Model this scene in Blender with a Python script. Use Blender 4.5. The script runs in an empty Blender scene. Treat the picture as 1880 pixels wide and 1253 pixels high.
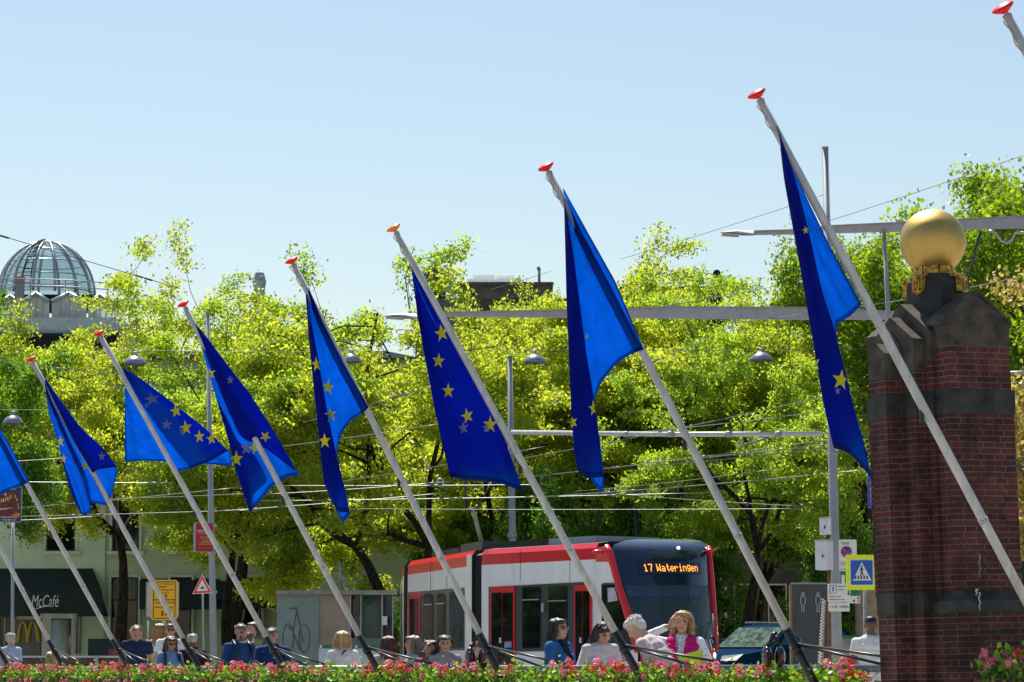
import bpy, math, random
import numpy as np
from mathutils import Vector, Matrix, noise
from mathutils.bvhtree import BVHTree
R = math.radians
rng = random.Random(7)
nrng = np.random.default_rng(11)
scene = bpy.context.scene
COL = scene.collection
F = 5000.0; CX = 940.0; CY = 626.5; HC = 1.3; YH = 1200.0
PITCH = math.atan((YH - CY) / F)
cp, sp = math.cos(PITCH), math.sin(PITCH)
CAM = Vector((0, 0, HC))

def ray(x, y):
    dx = (x - CX) / F; dv = -(y - CY) / F
    return Vector((dx, cp - dv * sp, sp + dv * cp))
def at(x, y, Z):
    """the point seen at photograph position (x, y), Z metres away along the ground"""
    d = ray(x, y)
    return CAM + d * (Z / d.y)
def onplane(x, y, P, n):
    d = ray(x, y)
    return CAM + d * ((P - CAM).dot(n) / d.dot(n))

# ---------------------------------------------------------------- object helpers
TMP = bpy.data.scenes.new('tmp')
def evaluated_mesh(o):
    TMP.collection.objects.link(o); dg = TMP.view_layers[0].depsgraph; dg.update()
    me = bpy.data.meshes.new_from_object(o.evaluated_get(dg)); TMP.collection.objects.unlink(o); return me
def tag(o, label=None, cat=None, group=None, kind=None):
    if label: o['label'] = label
    if cat: o['category'] = cat
    if group: o['group'] = group
    if kind: o['kind'] = kind
    return o
def empty(name, loc=(0, 0, 0), label=None, cat=None, group=None):
    o = bpy.data.objects.new(name, None); o.location = loc; o.empty_display_size = .2
    COL.objects.link(o)
    return tag(o, label, cat, group)
def link(name, me, parent=None):
    o = bpy.data.objects.new(name, me); COL.objects.link(o)
    if parent is not None:
        o.parent = parent
        if parent.type == 'EMPTY' or True:
            o.matrix_parent_inverse = world_inv(parent)
    return o
def world_of(o):
    m = Matrix.LocRotScale(o.location, o.rotation_euler, o.scale)
    return world_of(o.parent) @ o.matrix_parent_inverse @ m if o.parent else m
def world_inv(o): return world_of(o).inverted()
def copy_tree(o, parent=None):
    c = o.copy(); COL.objects.link(c)
    if parent is not None: c.parent = parent
    for ch in [x for x in bpy.data.objects if x.parent == o]:
        copy_tree(ch, c)
    return c

class MB:
    """collects faces for one mesh"""
    def __init__(s): s.v = []; s.f = []; s.m = []; s.sm = []
    def add(s, vs, fs, m=0, smooth=False):
        b = len(s.v); s.v += [tuple(v) for v in vs]
        for f in fs:
            s.f.append(tuple(b + i for i in f)); s.m.append(m); s.sm.append(smooth)
        return s
    def quad(s, a, b, c, d, m=0): return s.add([a, b, c, d], [(0, 1, 2, 3)], m)
    def poly(s, pts, m=0): return s.add(pts, [tuple(range(len(pts)))], m)
    def hexa(s, lo, hi, m=0):
        """a solid between two polygons of the same vertex count"""
        n = len(lo); fs = [tuple(range(n))[::-1], tuple(range(n, 2 * n))]
        fs += [(i, (i + 1) % n, n + (i + 1) % n, n + i) for i in range(n)]
        return s.add(list(lo) + list(hi), fs, m)
    def prism(s, pts, off, m=0):
        off = Vector(off); return s.hexa([Vector(p) for p in pts], [Vector(p) + off for p in pts], m)
    def box(s, c, size, m=0, rot=0, M=None):
        x, y, z = [k / 2 for k in size]
        vs = [Vector((i, j, k)) for k in (-z, z) for j in (-y, y) for i in (-x, x)]
        T = M if M is not None else Matrix.Rotation(rot, 3, 'Z')
        vs = [T @ v + Vector(c) for v in vs]
        return s.add(vs, [(0, 2, 3, 1), (4, 5, 7, 6), (0, 1, 5, 4), (1, 3, 7, 5), (3, 2, 6, 7), (2, 0, 4, 6)], m)
    def tube(s, pts, r, n=8, m=0, caps=True, smooth=True, squash=None):
        pts = [Vector(p) for p in pts]; k = len(pts)
        rs = r if isinstance(r, (list, tuple)) else [r] * k
        d0 = (pts[1] - pts[0]).normalized()
        up = Vector((0, 0, 1)) if abs(d0.z) < .9 else Vector((0, 1, 0))
        a = d0.cross(up).normalized(); vs = []
        for i, p in enumerate(pts):
            d = (pts[min(i + 1, k - 1)] - pts[max(i - 1, 0)]).normalized()
            a = (a - d * a.dot(d)).normalized(); b = d.cross(a)
            for j in range(n):
                t = 2 * math.pi * j / n
                vs.append(p + (a * math.cos(t) + b * math.sin(t)) * rs[i])
        fs = [(i * n + j, i * n + (j + 1) % n, (i + 1) * n + (j + 1) % n, (i + 1) * n + j) for i in range(k - 1) for j in range(n)]
        s.add(vs, fs, m, smooth)
        if caps:
            b = len(s.v) - len(vs)
            s.f += [tuple(b + j for j in range(n))[::-1], tuple(b + (k - 1) * n + j for j in range(n))]
            s.m += [m, m]; s.sm += [False, False]
        return s
    def lathe(s, prof, o, axis=(0, 0, 1), n=20, m=0, smooth=True):
        """prof: (radius, height) pairs"""
        ax = Vector(axis).normalized(); up = Vector((1, 0, 0)) if abs(ax.x) < .9 else Vector((0, 1, 0))
        a = ax.cross(up).normalized(); b = ax.cross(a); o = Vector(o); vs = []
        for r, h in prof:
            for j in range(n):
                t = 2 * math.pi * j / n
                vs.append(o + ax * h + (a * math.cos(t) + b * math.sin(t)) * max(r, 1e-4))
        k = len(prof)
        fs = [(i * n + j, (i + 1) * n + j, (i + 1) * n + (j + 1) % n, i * n + (j + 1) % n) for i in range(k - 1) for j in range(n)]
        return s.add(vs, fs, m, smooth)
    def ell(s, c, r, n=10, m=0, M=None):
        c = Vector(c); vs = [];  k = max(5, n * 2 // 3)
        for i in range(k + 1):
            ph = math.pi * i / k
            for j in range(n):
                t = 2 * math.pi * j / n
                v = Vector((r[0] * math.sin(ph) * math.cos(t), r[1] * math.sin(ph) * math.sin(t), -r[2] * math.cos(ph)))
                vs.append((M @ v if M else v) + c)
        fs = [(i * n + j, i * n + (j + 1) % n, (i + 1) * n + (j + 1) % n, (i + 1) * n + j) for i in range(k) for j in range(n)]
        return s.add(vs, fs, m, True)
    def mesh(s, name, mats, origin=None):
        me = bpy.data.meshes.new(name)
        o = Vector(origin) if origin is not None else Vector()
        me.from_pydata([tuple(Vector(v) - o) for v in s.v], [], s.f)
        for mt in (mats if isinstance(mats, (list, tuple)) else [mats]): me.materials.append(mt)
        me.polygons.foreach_set('material_index', s.m)
        me.polygons.foreach_set('use_smooth', s.sm)
        me.validate(); me.update()
        return me
    def build(s, name, mats, parent=None, origin=None):
        o = link(name, s.mesh(name, mats, origin))
        if origin is not None: o.location = origin
        if parent is not None:
            o.parent = parent; o.matrix_parent_inverse = world_inv(parent)
        return o
def thing(name, mb, mats, label, cat, group=None, origin=None, kind=None):
    return tag(mb.build(name, mats, None, origin), label, cat, group, kind)

# ---------------------------------------------------------------- materials
def nodes(name):
    m = bpy.data.materials.new(name); m.use_nodes = True
    nt = m.node_tree; nt.nodes.clear()
    out = nt.nodes.new('ShaderNodeOutputMaterial')
    return m, nt, out
def N(nt, t, **kw):
    n = nt.nodes.new('ShaderNode' + t)
    for k, v in kw.items():
        if k in n.inputs.keys(): n.inputs[k].default_value = v
        else: setattr(n, k, v)
    return n
def rgb(c): return (c[0], c[1], c[2], 1)
def mat(name, col, rough=.6, metal=0, var=.18, scale=6, bump=0, spec=.5, col2=None, stretch=(1, 1, 1), coat=0, emit=None):
    m, nt, out = nodes(name); L = nt.links.new
    p = N(nt, 'BsdfPrincipled', Roughness=rough, Metallic=metal)
    p.inputs['Specular IOR Level'].default_value = spec
    p.inputs['Coat Weight'].default_value = coat
    tc = N(nt, 'TexCoord'); mp = N(nt, 'Mapping'); mp.inputs['Scale'].default_value = stretch
    L(tc.outputs['Object'], mp.inputs['Vector'])
    nz = N(nt, 'TexNoise', Scale=scale, Detail=6, Roughness=.6); L(mp.outputs[0], nz.inputs['Vector'])
    rp = N(nt, 'ValToRGB'); c2 = col2 or tuple(max(0, c * (1 - 2 * var)) for c in col)
    rp.color_ramp.elements[0].position = .3; rp.color_ramp.elements[1].position = .7
    rp.color_ramp.elements[0].color = rgb(c2); rp.color_ramp.elements[1].color = rgb(tuple(min(1, c * (1 + var * .5)) for c in col))
    L(nz.outputs['Fac'], rp.inputs['Fac']); L(rp.outputs['Color'], p.inputs['Base Color'])
    if bump:
        b = N(nt, 'Bump', Strength=bump, Distance=.02); L(nz.outputs['Fac'], b.inputs['Height']); L(b.outputs['Normal'], p.inputs['Normal'])
    if emit:
        p.inputs['Emission Color'].default_value = rgb(emit[0]); p.inputs['Emission Strength'].default_value = emit[1]
    L(p.outputs[0], out.inputs['Surface'])
    return m
def leafmat(name, ca, cb, trans=.5, tcol=None, gloss=.12):
    m, nt, out = nodes(name); L = nt.links.new
    at_ = N(nt, 'Attribute'); at_.attribute_name = 'rnd'
    rp = N(nt, 'ValToRGB'); rp.color_ramp.elements[0].color = rgb(ca); rp.color_ramp.elements[1].color = rgb(cb)
    L(at_.outputs['Fac'], rp.inputs['Fac'])
    d = N(nt, 'BsdfDiffuse'); t = N(nt, 'BsdfTranslucent'); g = N(nt, 'BsdfGlossy', Roughness=.45)
    hs = N(nt, 'HueSaturation', Saturation=1.04, Value=tcol or 1.6); hs.inputs['Hue'].default_value = .491
    L(rp.outputs[0], d.inputs['Color']); L(rp.outputs[0], hs.inputs['Color']); L(hs.outputs[0], t.inputs['Color'])
    mx = N(nt, 'MixShader', Fac=trans); L(d.outputs[0], mx.inputs[1]); L(t.outputs[0], mx.inputs[2])
    m2 = N(nt, 'MixShader', Fac=gloss); L(mx.outputs[0], m2.inputs[1]); L(g.outputs[0], m2.inputs[2])
    L(m2.outputs[0], out.inputs['Surface'])
    return m
def clothmat(name, col, trans=.45, tcol=None, weave=True):
    m, nt, out = nodes(name); L = nt.links.new
    d = N(nt, 'BsdfPrincipled', Roughness=.75); d.inputs['Specular IOR Level'].default_value = .08
    t = N(nt, 'BsdfTranslucent')
    tc = N(nt, 'TexCoord'); nz = N(nt, 'TexNoise', Scale=3.5, Detail=5); L(tc.outputs['Object'], nz.inputs['Vector'])
    mixc = N(nt, 'MixRGB'); mixc.inputs[1].default_value = rgb([c * .82 for c in col]); mixc.inputs[2].default_value = rgb([min(1, c * 1.12) for c in col])
    L(nz.outputs['Fac'], mixc.inputs[0]); L(mixc.outputs[0], d.inputs['Base Color'])
    tm = N(nt, 'MixRGB'); tcc = tcol or col; tm.inputs[1].default_value = rgb([c * .72 for c in tcc]); tm.inputs[2].default_value = rgb([min(1, c * 1.18) for c in tcc])
    n2 = N(nt, 'TexNoise', Scale=2.2, Detail=4); L(tc.outputs['Object'], n2.inputs['Vector']); L(n2.outputs['Fac'], tm.inputs[0]); L(tm.outputs[0], t.inputs['Color'])
    nb = N(nt, 'TexNoise', Scale=9, Detail=6, Roughness=.65); L(tc.outputs['Object'], nb.inputs['Vector'])
    b = N(nt, 'Bump', Strength=.55, Distance=.04); L(nb.outputs['Fac'], b.inputs['Height']); L(b.outputs[0], d.inputs['Normal'])
    mx = N(nt, 'MixShader', Fac=trans); L(d.outputs[0], mx.inputs[1]); L(t.outputs[0], mx.inputs[2])
    L(mx.outputs[0], out.inputs['Surface'])
    return m
def brickmat(name, c1, c2, mortar, bw=.21, bh=.05, axis='xy', ms=.006):
    m, nt, out = nodes(name); L = nt.links.new
    p = N(nt, 'BsdfPrincipled', Roughness=.85); p.inputs['Specular IOR Level'].default_value = .25
    tc = N(nt, 'TexCoord'); sx = N(nt, 'SeparateXYZ'); L(tc.outputs['Object'], sx.inputs[0])
    ad = N(nt, 'Math', operation='ADD'); L(sx.outputs['X'], ad.inputs[0]); L(sx.outputs['Y'], ad.inputs[1])
    cb = N(nt, 'CombineXYZ'); L(ad.outputs[0], cb.inputs['X']); L(sx.outputs['Z'], cb.inputs['Y'])
    wob = N(nt, 'TexNoise', Scale=9, Detail=3); L(tc.outputs['Object'], wob.inputs['Vector'])
    wm = N(nt, 'VectorMath', operation='MULTIPLY_ADD'); wm.inputs[1].default_value = (.012, .008, 0)
    L(wob.outputs['Color'], wm.inputs[0]); L(cb.outputs[0], wm.inputs[2])
    br = N(nt, 'TexBrick', Scale=1, Bias=-.1); br.inputs['Brick Width'].default_value = bw; br.inputs['Row Height'].default_value = bh
    br.inputs['Mortar Size'].default_value = ms; br.inputs['Mortar Smooth'].default_value = .3
    br.offset = .5; br.squash = .52; br.squash_frequency = 2
    br.inputs['Color1'].default_value = rgb(c1); br.inputs['Color2'].default_value = rgb(c2); br.inputs['Mortar'].default_value = rgb(mortar)
    L(wm.outputs[0], br.inputs['Vector'])
    nz = N(nt, 'TexNoise', Scale=2.6, Detail=8, Roughness=.7); L(tc.outputs['Object'], nz.inputs['Vector'])
    rp = N(nt, 'ValToRGB'); rp.color_ramp.elements[0].position = .36; rp.color_ramp.elements[0].color = (.3, .3, .33, 1)
    rp.color_ramp.elements[1].position = .62; rp.color_ramp.elements[1].color = (1.15, 1.1, 1.1, 1)
    L(nz.outputs['Fac'], rp.inputs[0])
    mu = N(nt, 'MixRGB', blend_type='MULTIPLY'); mu.inputs[0].default_value = 1; L(br.outputs['Color'], mu.inputs[1]); L(rp.outputs[0], mu.inputs[2])
    L(mu.outputs[0], p.inputs['Base Color'])
    b = N(nt, 'Bump', Strength=.7, Distance=.012); iv = N(nt, 'Math', operation='SUBTRACT'); iv.inputs[0].default_value = 1
    L(br.outputs['Fac'], iv.inputs[1]); L(iv.outputs[0], b.inputs['Height']); L(b.outputs[0], p.inputs['Normal'])
    L(p.outputs[0], out.inputs['Surface'])
    return m
def glassmat(name, tint, transp=.3, rough=.03, base=.12):
    m, nt, out = nodes(name); L = nt.links.new
    t = N(nt, 'BsdfTransparent'); t.inputs[0].default_value = rgb(tint)
    p = N(nt, 'BsdfPrincipled', Roughness=rough); p.inputs['Base Color'].default_value = rgb([c * base for c in tint])
    p.inputs['Specular IOR Level'].default_value = .8
    mx = N(nt, 'MixShader', Fac=transp); L(p.outputs[0], mx.inputs[1]); L(t.outputs[0], mx.inputs[2])
    L(mx.outputs[0], out.inputs['Surface'])
    return m

M = dict(
    pole=mat('pole_paint', (.5, .52, .53), .4, var=.16, scale=3, stretch=(6, 6, 1)),
    red=mat('red_paint', (.78, .012, .02), .45, var=.1, spec=.25),
    orange=mat('orange_paint', (.85, .2, .03), .3, var=.1),
    black=mat('black_paint', (.012, .013, .016), .35, var=.3),
    steel=mat('grey_steel', (.33, .35, .38), .5, metal=.2, var=.12, scale=2),
    zinc=mat('zinc', (.42, .45, .48), .45, metal=.5, var=.15),
    bluerail=mat('rail_paint', (.22, .3, .4), .35, var=.15),
    wire=mat('wire', (.16, .17, .18), .4, metal=.4),
    wirel=mat('pale_wire', (.2, .21, .2), .4, metal=.3),
    wired=mat('dark_wire', (.03, .035, .04), .5),
    flag=clothmat('flag_cloth', (.002, .008, .085), .55, (.0, .095, .68)),
    star=clothmat('star_cloth', (1, .88, .015), .45, (1, .92, .03)),
    starb=clothmat('star_show_through', (.2, .2, .36), .3, (.3, .3, .5)),  # grey-lilac imitates far-side stars seen through the translucent cloth
    stone=mat('dark_stone', (.09, .078, .064), .85, var=.35, scale=7, bump=.5, spec=.25),
    slate=mat('slate_stone', (.045, .046, .044), .7, var=.35, scale=6, bump=.4, spec=.3),
    hem=clothmat('flag_hem', (.002, .007, .07), .3, (0, .06, .45)),
    gold=mat('gold_leaf', (.66, .42, .11), .5, metal=1, var=.2, scale=4, col2=(.42, .34, .13), bump=.06),
    golddark=mat('old_gilt', (.72, .42, .08), .5, metal=.8, var=.5, scale=25, bump=.3),
    brick=brickmat('red_brick', (.115, .033, .028), (.045, .021, .02), (.13, .105, .095)),
    box=mat('planter_wood', (.07, .04, .028), .8, var=.4, scale=9, stretch=(1, 1, 5), bump=.3),
    bark=mat('bark', (.06, .045, .035), .95, var=.5, scale=14, bump=.9, stretch=(1, 1, .25), spec=.15),
    white=mat('white_paint', (.78, .79, .8), .4, var=.06),
    tramwhite=mat('tram_white', (.94, .95, .96), .28, var=.07, scale=2.5, stretch=(1, 1, .15), coat=.4),
    tramred=mat('tram_red', (.72, .016, .03), .28, var=.04, coat=.15),
    tramnavy=mat('tram_navy', (.004, .016, .05), .12, var=.1, coat=.6),
    tramgrey=mat('tram_grey', (.05, .06, .07), .35, var=.15),
    rubber=mat('rubber', (.012, .012, .014), .7, var=.3),
    darkglass=mat('dark_glass', (.016, .022, .022), .04, var=.5, scale=1.5, spec=.6),
    windglass=glassmat('windscreen_glass', (.5, .72, .95), .6, base=.15),
    dome=glassmat('dome_glass', (.8, .93, .96), .62, base=.6),
    led=mat('led_orange', (.9, .3, .02), .5, emit=((1, .3, .03), 2.2)),
    lamp=mat('headlight', (.8, .8, .75), .2, emit=((1, .95, .8), 1.5)),
    amber=mat('amber_light', (.9, .35, .02), .2, emit=((1, .4, .03), 1.2)),
)
# ---------------------------------------------------------------- camera, sky, sun
cam = bpy.data.cameras.new('camera'); co = bpy.data.objects.new('camera', cam); COL.objects.link(co)
co.location = CAM; co.rotation_euler = (math.pi / 2 + PITCH, 0, 0)
cam.sensor_width = 36; cam.lens = 36 * F / 1880; cam.clip_end = 3000; cam.clip_start = .1
scene.camera = co
S = Vector((-.15, .5, .85)).normalized()
sun = bpy.data.lights.new('sun', 'SUN'); sun.energy = 5; sun.angle = R(.53); sun.color = (1, .95, .86)
so = bpy.data.objects.new('sun', sun); COL.objects.link(so)
so.rotation_euler = S.to_track_quat('Z', 'Y').to_euler()
w = bpy.data.worlds.new('World'); scene.world = w; w.use_nodes = True
nt = w.node_tree; nt.nodes.clear()
sky = nt.nodes.new('ShaderNodeTexSky'); sky.sky_type = 'NISHITA'; sky.sun_disc = False
sky.sun_elevation = math.asin(S.z); sky.sun_rotation = math.atan2(S.x, S.y)
sky.air_density = 1.3; sky.dust_density = .7; sky.ozone_density = 1.0
bg = nt.nodes.new('ShaderNodeBackground'); bg.inputs[1].default_value = .078
wo = nt.nodes.new('ShaderNodeOutputWorld'); nt.links.new(sky.outputs[0], bg.inputs[0]); nt.links.new(bg.outputs[0], wo.inputs[0])
scene.view_settings.view_transform = 'Standard'; scene.view_settings.look = 'None'
scene.view_settings.exposure = .6; scene.view_settings.gamma = 1
scene.render.engine = 'CYCLES'; scene.cycles.max_bounces = 8; scene.cycles.transparent_max_bounces = 12
scene.cycles.use_denoising = True

# ---------------------------------------------------------------- ground
def sheet(name, x0, x1, y0, y1, z, m):
    mb = MB(); mb.quad((x0, y0, z), (x1, y0, z), (x1, y1, z), (x0, y1, z))
    return thing(name, mb, m, None, None, kind='structure')
M['asphalt'] = mat('asphalt', (.22, .21, .2), .9, var=.25, scale=3, bump=.2)
M['paving'] = mat('paving', (.42, .38, .33), .85, var=.25, scale=2, bump=.2)
sheet('ground', -900, 900, -40, 1500, -.16, mat('earth', (.3, .27, .23), .95, var=.3, scale=.4))
sheet('bridge_deck', -26, 24, 5, 56, 0, M['paving'])
sheet('road', -60, 60, 56, 84, -.12, M['asphalt'])
sheet('pavement', -60, 60, 84, 140, 0.0, M['paving'])

# ---------------------------------------------------------------- railing line (runs from near right to far left)
def RL(k): return Vector((4.37 - 1.487 * k, 21.9 + 3 * k, 0))
ROW = Vector((-1.487, 3, 0)).normalized(); OUT = Vector((-ROW.y, ROW.x, 0))
if OUT.x > 0: OUT = -OUT
def rail_z(Y): return 1.3 - 27 * Y / F
def RLx(x):
    t = (x - CX) / F
    k = (4.37 - 21.9 * t) / (1.487 + 3 * t)
    return RL(k), k

mb = MB(); P0, P1 = RL(.75), RL(16)
def rp(k, dz=0): p = RL(k); p.z = rail_z(p.y) + dz; return p
RAIL = empty('railing', RL(8), 'blue-grey tube railing with black posts behind the row of flower boxes', 'railing')
MB().tube([rp(.62), rp(16)], .035, 10).build('top_rail', M['bluerail'], RAIL)
MB().tube([rp(.62, -.75), rp(16, -.75)], .02, 8).build('lower_rail', M['bluerail'], RAIL)
for i in range(15):
    k = 1.02 + i
    b = RL(k); MB().tube([b, rp(k, -.05)], .035, 8).tube([rp(k, -.06), rp(k, .03)], .05, 10).build('post', M['black'], RAIL)

# ---------------------------------------------------------------- flagpoles
TOPS = [(1395, 183), (1007, 316), (727, 427), (539, 486), (340, 565), (185, 618), (60, 665), (-52, 706), (-140, 740), (-220, 770)]
BASEX = [1963, 1495, 1180, 925, 705, 535, 380, 250, 130, 30]
POLE = []
def pole_line(i):
    if i == -1:
        b = at(2498, 1253, 18.5); t = at(1848, 27, 17.2); return b, t
    Z = 21.9 + 3 * i - .36; b = at(BASEX[i], 1253, Z)
    t0 = at(*TOPS[i], Z); dx = b.x - t0.x
    t = at(*TOPS[i], Z - .5 * abs(dx)); return b, t
PL = ['crossing in front of the brick pillar', 'whose bright flag hangs left of the hanging lamps over the tram front',
      'standing in front of the tram front module', 'standing before the tram and the two-stemmed trunk', 'in front of the grey kiosk with its flag wrapped over it',
      'crossing the red street banner', 'crossing the pale green facade right of the coffee awning', 'crossing the lettered dark green awning',
      'crossing the far left edge of the awning', 'at the bottom left corner of the picture']
for i in range(-1, 10):
    b, t = pole_line(i); POLE.append((b, t)); d = (t - b).normalized()
    lab = ('white flagpole with red cap whose tip shows at the top right corner' if i < 0 else 'white slanting flagpole ' + PL[i])
    root = empty('flagpole', b, lab, 'flagpole', 'slanting flagpoles along the railing')
    Lp = (t - b).length; foot = b - d * .55
    s0 = (1.47 - b.z) / d.z            # where the black sleeve ends
    ps = [b + d * (s0 + (Lp - s0) * q) for q in (0, .25, .5, .75, 1)]
    MB().tube(ps, [.037, .037, .036, .034, .031], 16).build('pole', M['pole'], root)
    MB().tube([foot, b + d * (s0 + .06)], .041, 14).tube([b + d * (s0 - .18), b + d * (s0 - .12)], .054, 14).build('sleeve', M['black'], root)
    capm = M['orange'] if i == 2 else M['red']
    MB().lathe([(0, -.012), (.03, -.012), (.066, .01), (.076, .02), (.076, .027), (.064, .036), (.03, .046), (0, .048)], t + d * .03, d, 24).build('cap', capm, root)
    MB().tube([t - d * .02, t + d * .03], .018, 8).build('spindle', M['zinc'], root)
    MB().tube([b + d * (s0 + (Lp - s0) * .02 + .9), b + d * (s0 + (Lp - s0) * .02 + .93)], .0405, 14).build('joint_ring', M['zinc'], root)
    MB().box(b + d * (s0 + 1.95) + Vector((-.05, -.02, 0)), (.03, .03, .12)).build('cleat', M['black'], root)
    # halyard, with knots, down the inner side
    side = d.cross(Vector((0, 1, 0))).normalized()
    h = [t - d * q + side * (.037 + .008 * math.sin(q * 40)) + Vector((0, -.02, 0)) for q in np.linspace(.03, .26, 14)]
    MB().tube(h, .005, 5).build('halyard', M['zinc'], root)
    cl = b + d * (1.47 - b.z + .62 * (Lp - s0) * .55)
    if i >= 0:
        # two black stays running down to the rail, towards the camera
        k0 = i; p0 = b + d * (s0 - .1)
        for dk, dz in ((-.5, .05), (-.33, .02)):
            e = rp(k0 + dk, dz) + OUT * .1
            MB().tube([p0, e], .013, 8).build('stay', M['black'], root)

# ---------------------------------------------------------------- flags
def resample(pts, n):
    pts = [Vector(p) for p in pts]; d = [0]
    for a, b in zip(pts, pts[1:]): d.append(d[-1] + (b - a).length)
    if d[-1] < 1e-6: return [pts[0]] * n
    res = []; j = 0
    for i in range(n):
        s = d[-1] * i / (n - 1)
        while j < len(pts) - 2 and d[j + 1] < s: j += 1
        q = (s - d[j]) / max(1e-9, d[j + 1] - d[j]); res.append(pts[j].lerp(pts[j + 1], min(1, max(0, q))))
    # soften corners
    for _ in range(2):
        res = [res[0]] + [(res[i - 1] + res[i] * 2 + res[i + 1]) / 4 for i in range(1, n - 1)] + [res[-1]]
    return res
def make_flag(idx, cols, stars, label, seed=0, NV=46, NS=7):
    """cols: fold lines from one edge of the cloth to the other, each a list of (x, y[, dz]) in the pole's own hanging plane"""
    b, t = POLE[idx + 1]
    g = Vector((b.x - t.x, b.y - t.y, 0)).normalized(); n = Vector((-g.y, g.x, 0))
    def p3(c, dz):
        p = onplane(c[0], c[1], b, n)
        z = c[2] if len(c) > 2 else 0
        d = (p - CAM).normalized()
        return p + d * (dz + z)
    lines = []
    for col in cols:
        dz, pts = col
        l = resample([p3(c, dz) for c in pts], NV)
        lines.append(l)
    grid = []
    for ci in range(len(lines) - 1):
        A, B = lines[ci], lines[ci + 1]
        for s in range(NS):
            q = s / NS
            grid.append([a.lerp(bb, q) for a, bb in zip(A, B)])
    grid.append(lines[-1])
    U = len(grid)
    for _ in range(2):
        g2 = [grid[0]]
        for u in range(1, U - 1):
            g2.append([(grid[u - 1][v] + grid[u][v] * 2 + grid[u + 1][v]) / 4 for v in range(NV)])
        g2.append(grid[-1]); grid = g2
    # fine ripples and wrinkles
    for u in range(U):
        for v in range(NV):
            q = v / NV
            a = .012 * q * math.sin(u * .9 + v * .05 + seed) + .035 * q * noise.noise((u * .16 + seed * 7, v * .09, seed)) + .014 * noise.noise((u * .5, v * .35, seed + 3))
            d = (grid[u][v] - CAM).normalized()
            grid[u][v] = grid[u][v] + d * a
    V = [p for row in grid for p in row]
    Fc = [(u * NV + v, (u + 1) * NV + v, (u + 1) * NV + v + 1, u * NV + v + 1) for u in range(U - 1) for v in range(NV - 1)]
    bvh = BVHTree.FromPolygons(V, Fc)
    mb = MB(); mb.add(V, Fc, 0, True)
    for i in range(len(Fc)):
        u, v = divmod(i, NV - 1)
        if v in (0, NV - 2) or u in (0, U - 2): mb.m[i] = 3
    for st in stars:
        x, y, r = st[:3]; rot = st[3] if len(st) > 3 else 0; mi = st[4] if len(st) > 4 else 1; sq = st[5] if len(st) > 5 else .8
        ring = []
        for k in range(10):
            rr = r if k % 2 == 0 else r * .4
            a = R(90 + rot + 36 * k); ring.append((x + rr * math.cos(a) * sq, y - rr * math.sin(a)))
        def hit(px, py):
            d = ray(px, py).normalized(); h = bvh.ray_cast(CAM, d)
            return (h[0] - d * .005, h[0] + d * .005, h[3]) if h[0] is not None else None
        tris = []
        for k in range(10):
            a, c = ring[k], ring[(k + 1) % 10]; m = 4
            # split the wedge (centre, a, c) into strips
            def pt(i, j):
                q = i / m; w_ = (j / i) if i else 0
                return (x + (a[0] + (c[0] - a[0]) * w_ - x) * q, y + (a[1] + (c[1] - a[1]) * w_ - y) * q)
            for i in range(m):
                for j in range(i + 1):
                    tris.append((pt(i, j), pt(i + 1, j), pt(i + 1, j + 1)))
                    if j < i: tris.append((pt(i, j), pt(i + 1, j + 1), pt(i, j + 1)))
        for tr in tris:
            hs = [hit(*q) for q in tr]
            if any(h is None for h in hs): continue
            ds = [h[2] for h in hs]
            if max(ds) - min(ds) > .09: continue
            mb.add([h[0] for h in hs], [(0, 1, 2)], mi, True)
    me = mb.mesh('flag', [M['flag'], M['star'], M['starb'], M['hem']])
    return tag(link('flag', me), label, 'flag', 'blue starred flags hanging from the slanting poles')

# A: in front of the pillar's left side
make_flag(0, [
    (.16, [(1426, 226), (1470, 340), (1520, 445), (1582, 560)]),
    (.13, [(1426, 226), (1463, 335), (1508, 470), (1560, 582)]),
    (.13, [(1427, 228), (1450, 330), (1490, 480), (1533, 597)]),
    (.22, [(1428, 232), (1440, 330), (1478, 520), (1506, 650), (1524, 740), (1552, 806)]),
    (.05, [(1428, 234), (1439, 330), (1464, 470), (1490, 622), (1508, 735), (1527, 822)]),
    (-.08, [(1427, 230), (1449, 330), (1476, 450), (1504, 590), (1522, 690), (1540, 760), (1560, 832)]),
    (-.02, [(1427, 230), (1462, 330), (1488, 430), (1512, 540), (1534, 600), (1552, 672), (1574, 760), (1592, 820), (1605, 884)]),
    (.12, [(1427, 232), (1450, 330), (1475, 440), (1500, 560), (1520, 640), (1540, 740), (1554, 786), (1570, 840)]),
    (.2, [(1428, 234), (1444, 330), (1468, 470), (1494, 610), (1512, 700), (1524, 760), (1536, 796)]),
], [(1479, 423, 8, 10), (1497, 668, 17, 12, 1, .5), (1544, 698, 20, -8, 1, .85), (1538, 718, 8, 0, 2)],
    'blue flag with one large yellow star hanging beside the left side of the brick pillar', 1)
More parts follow.
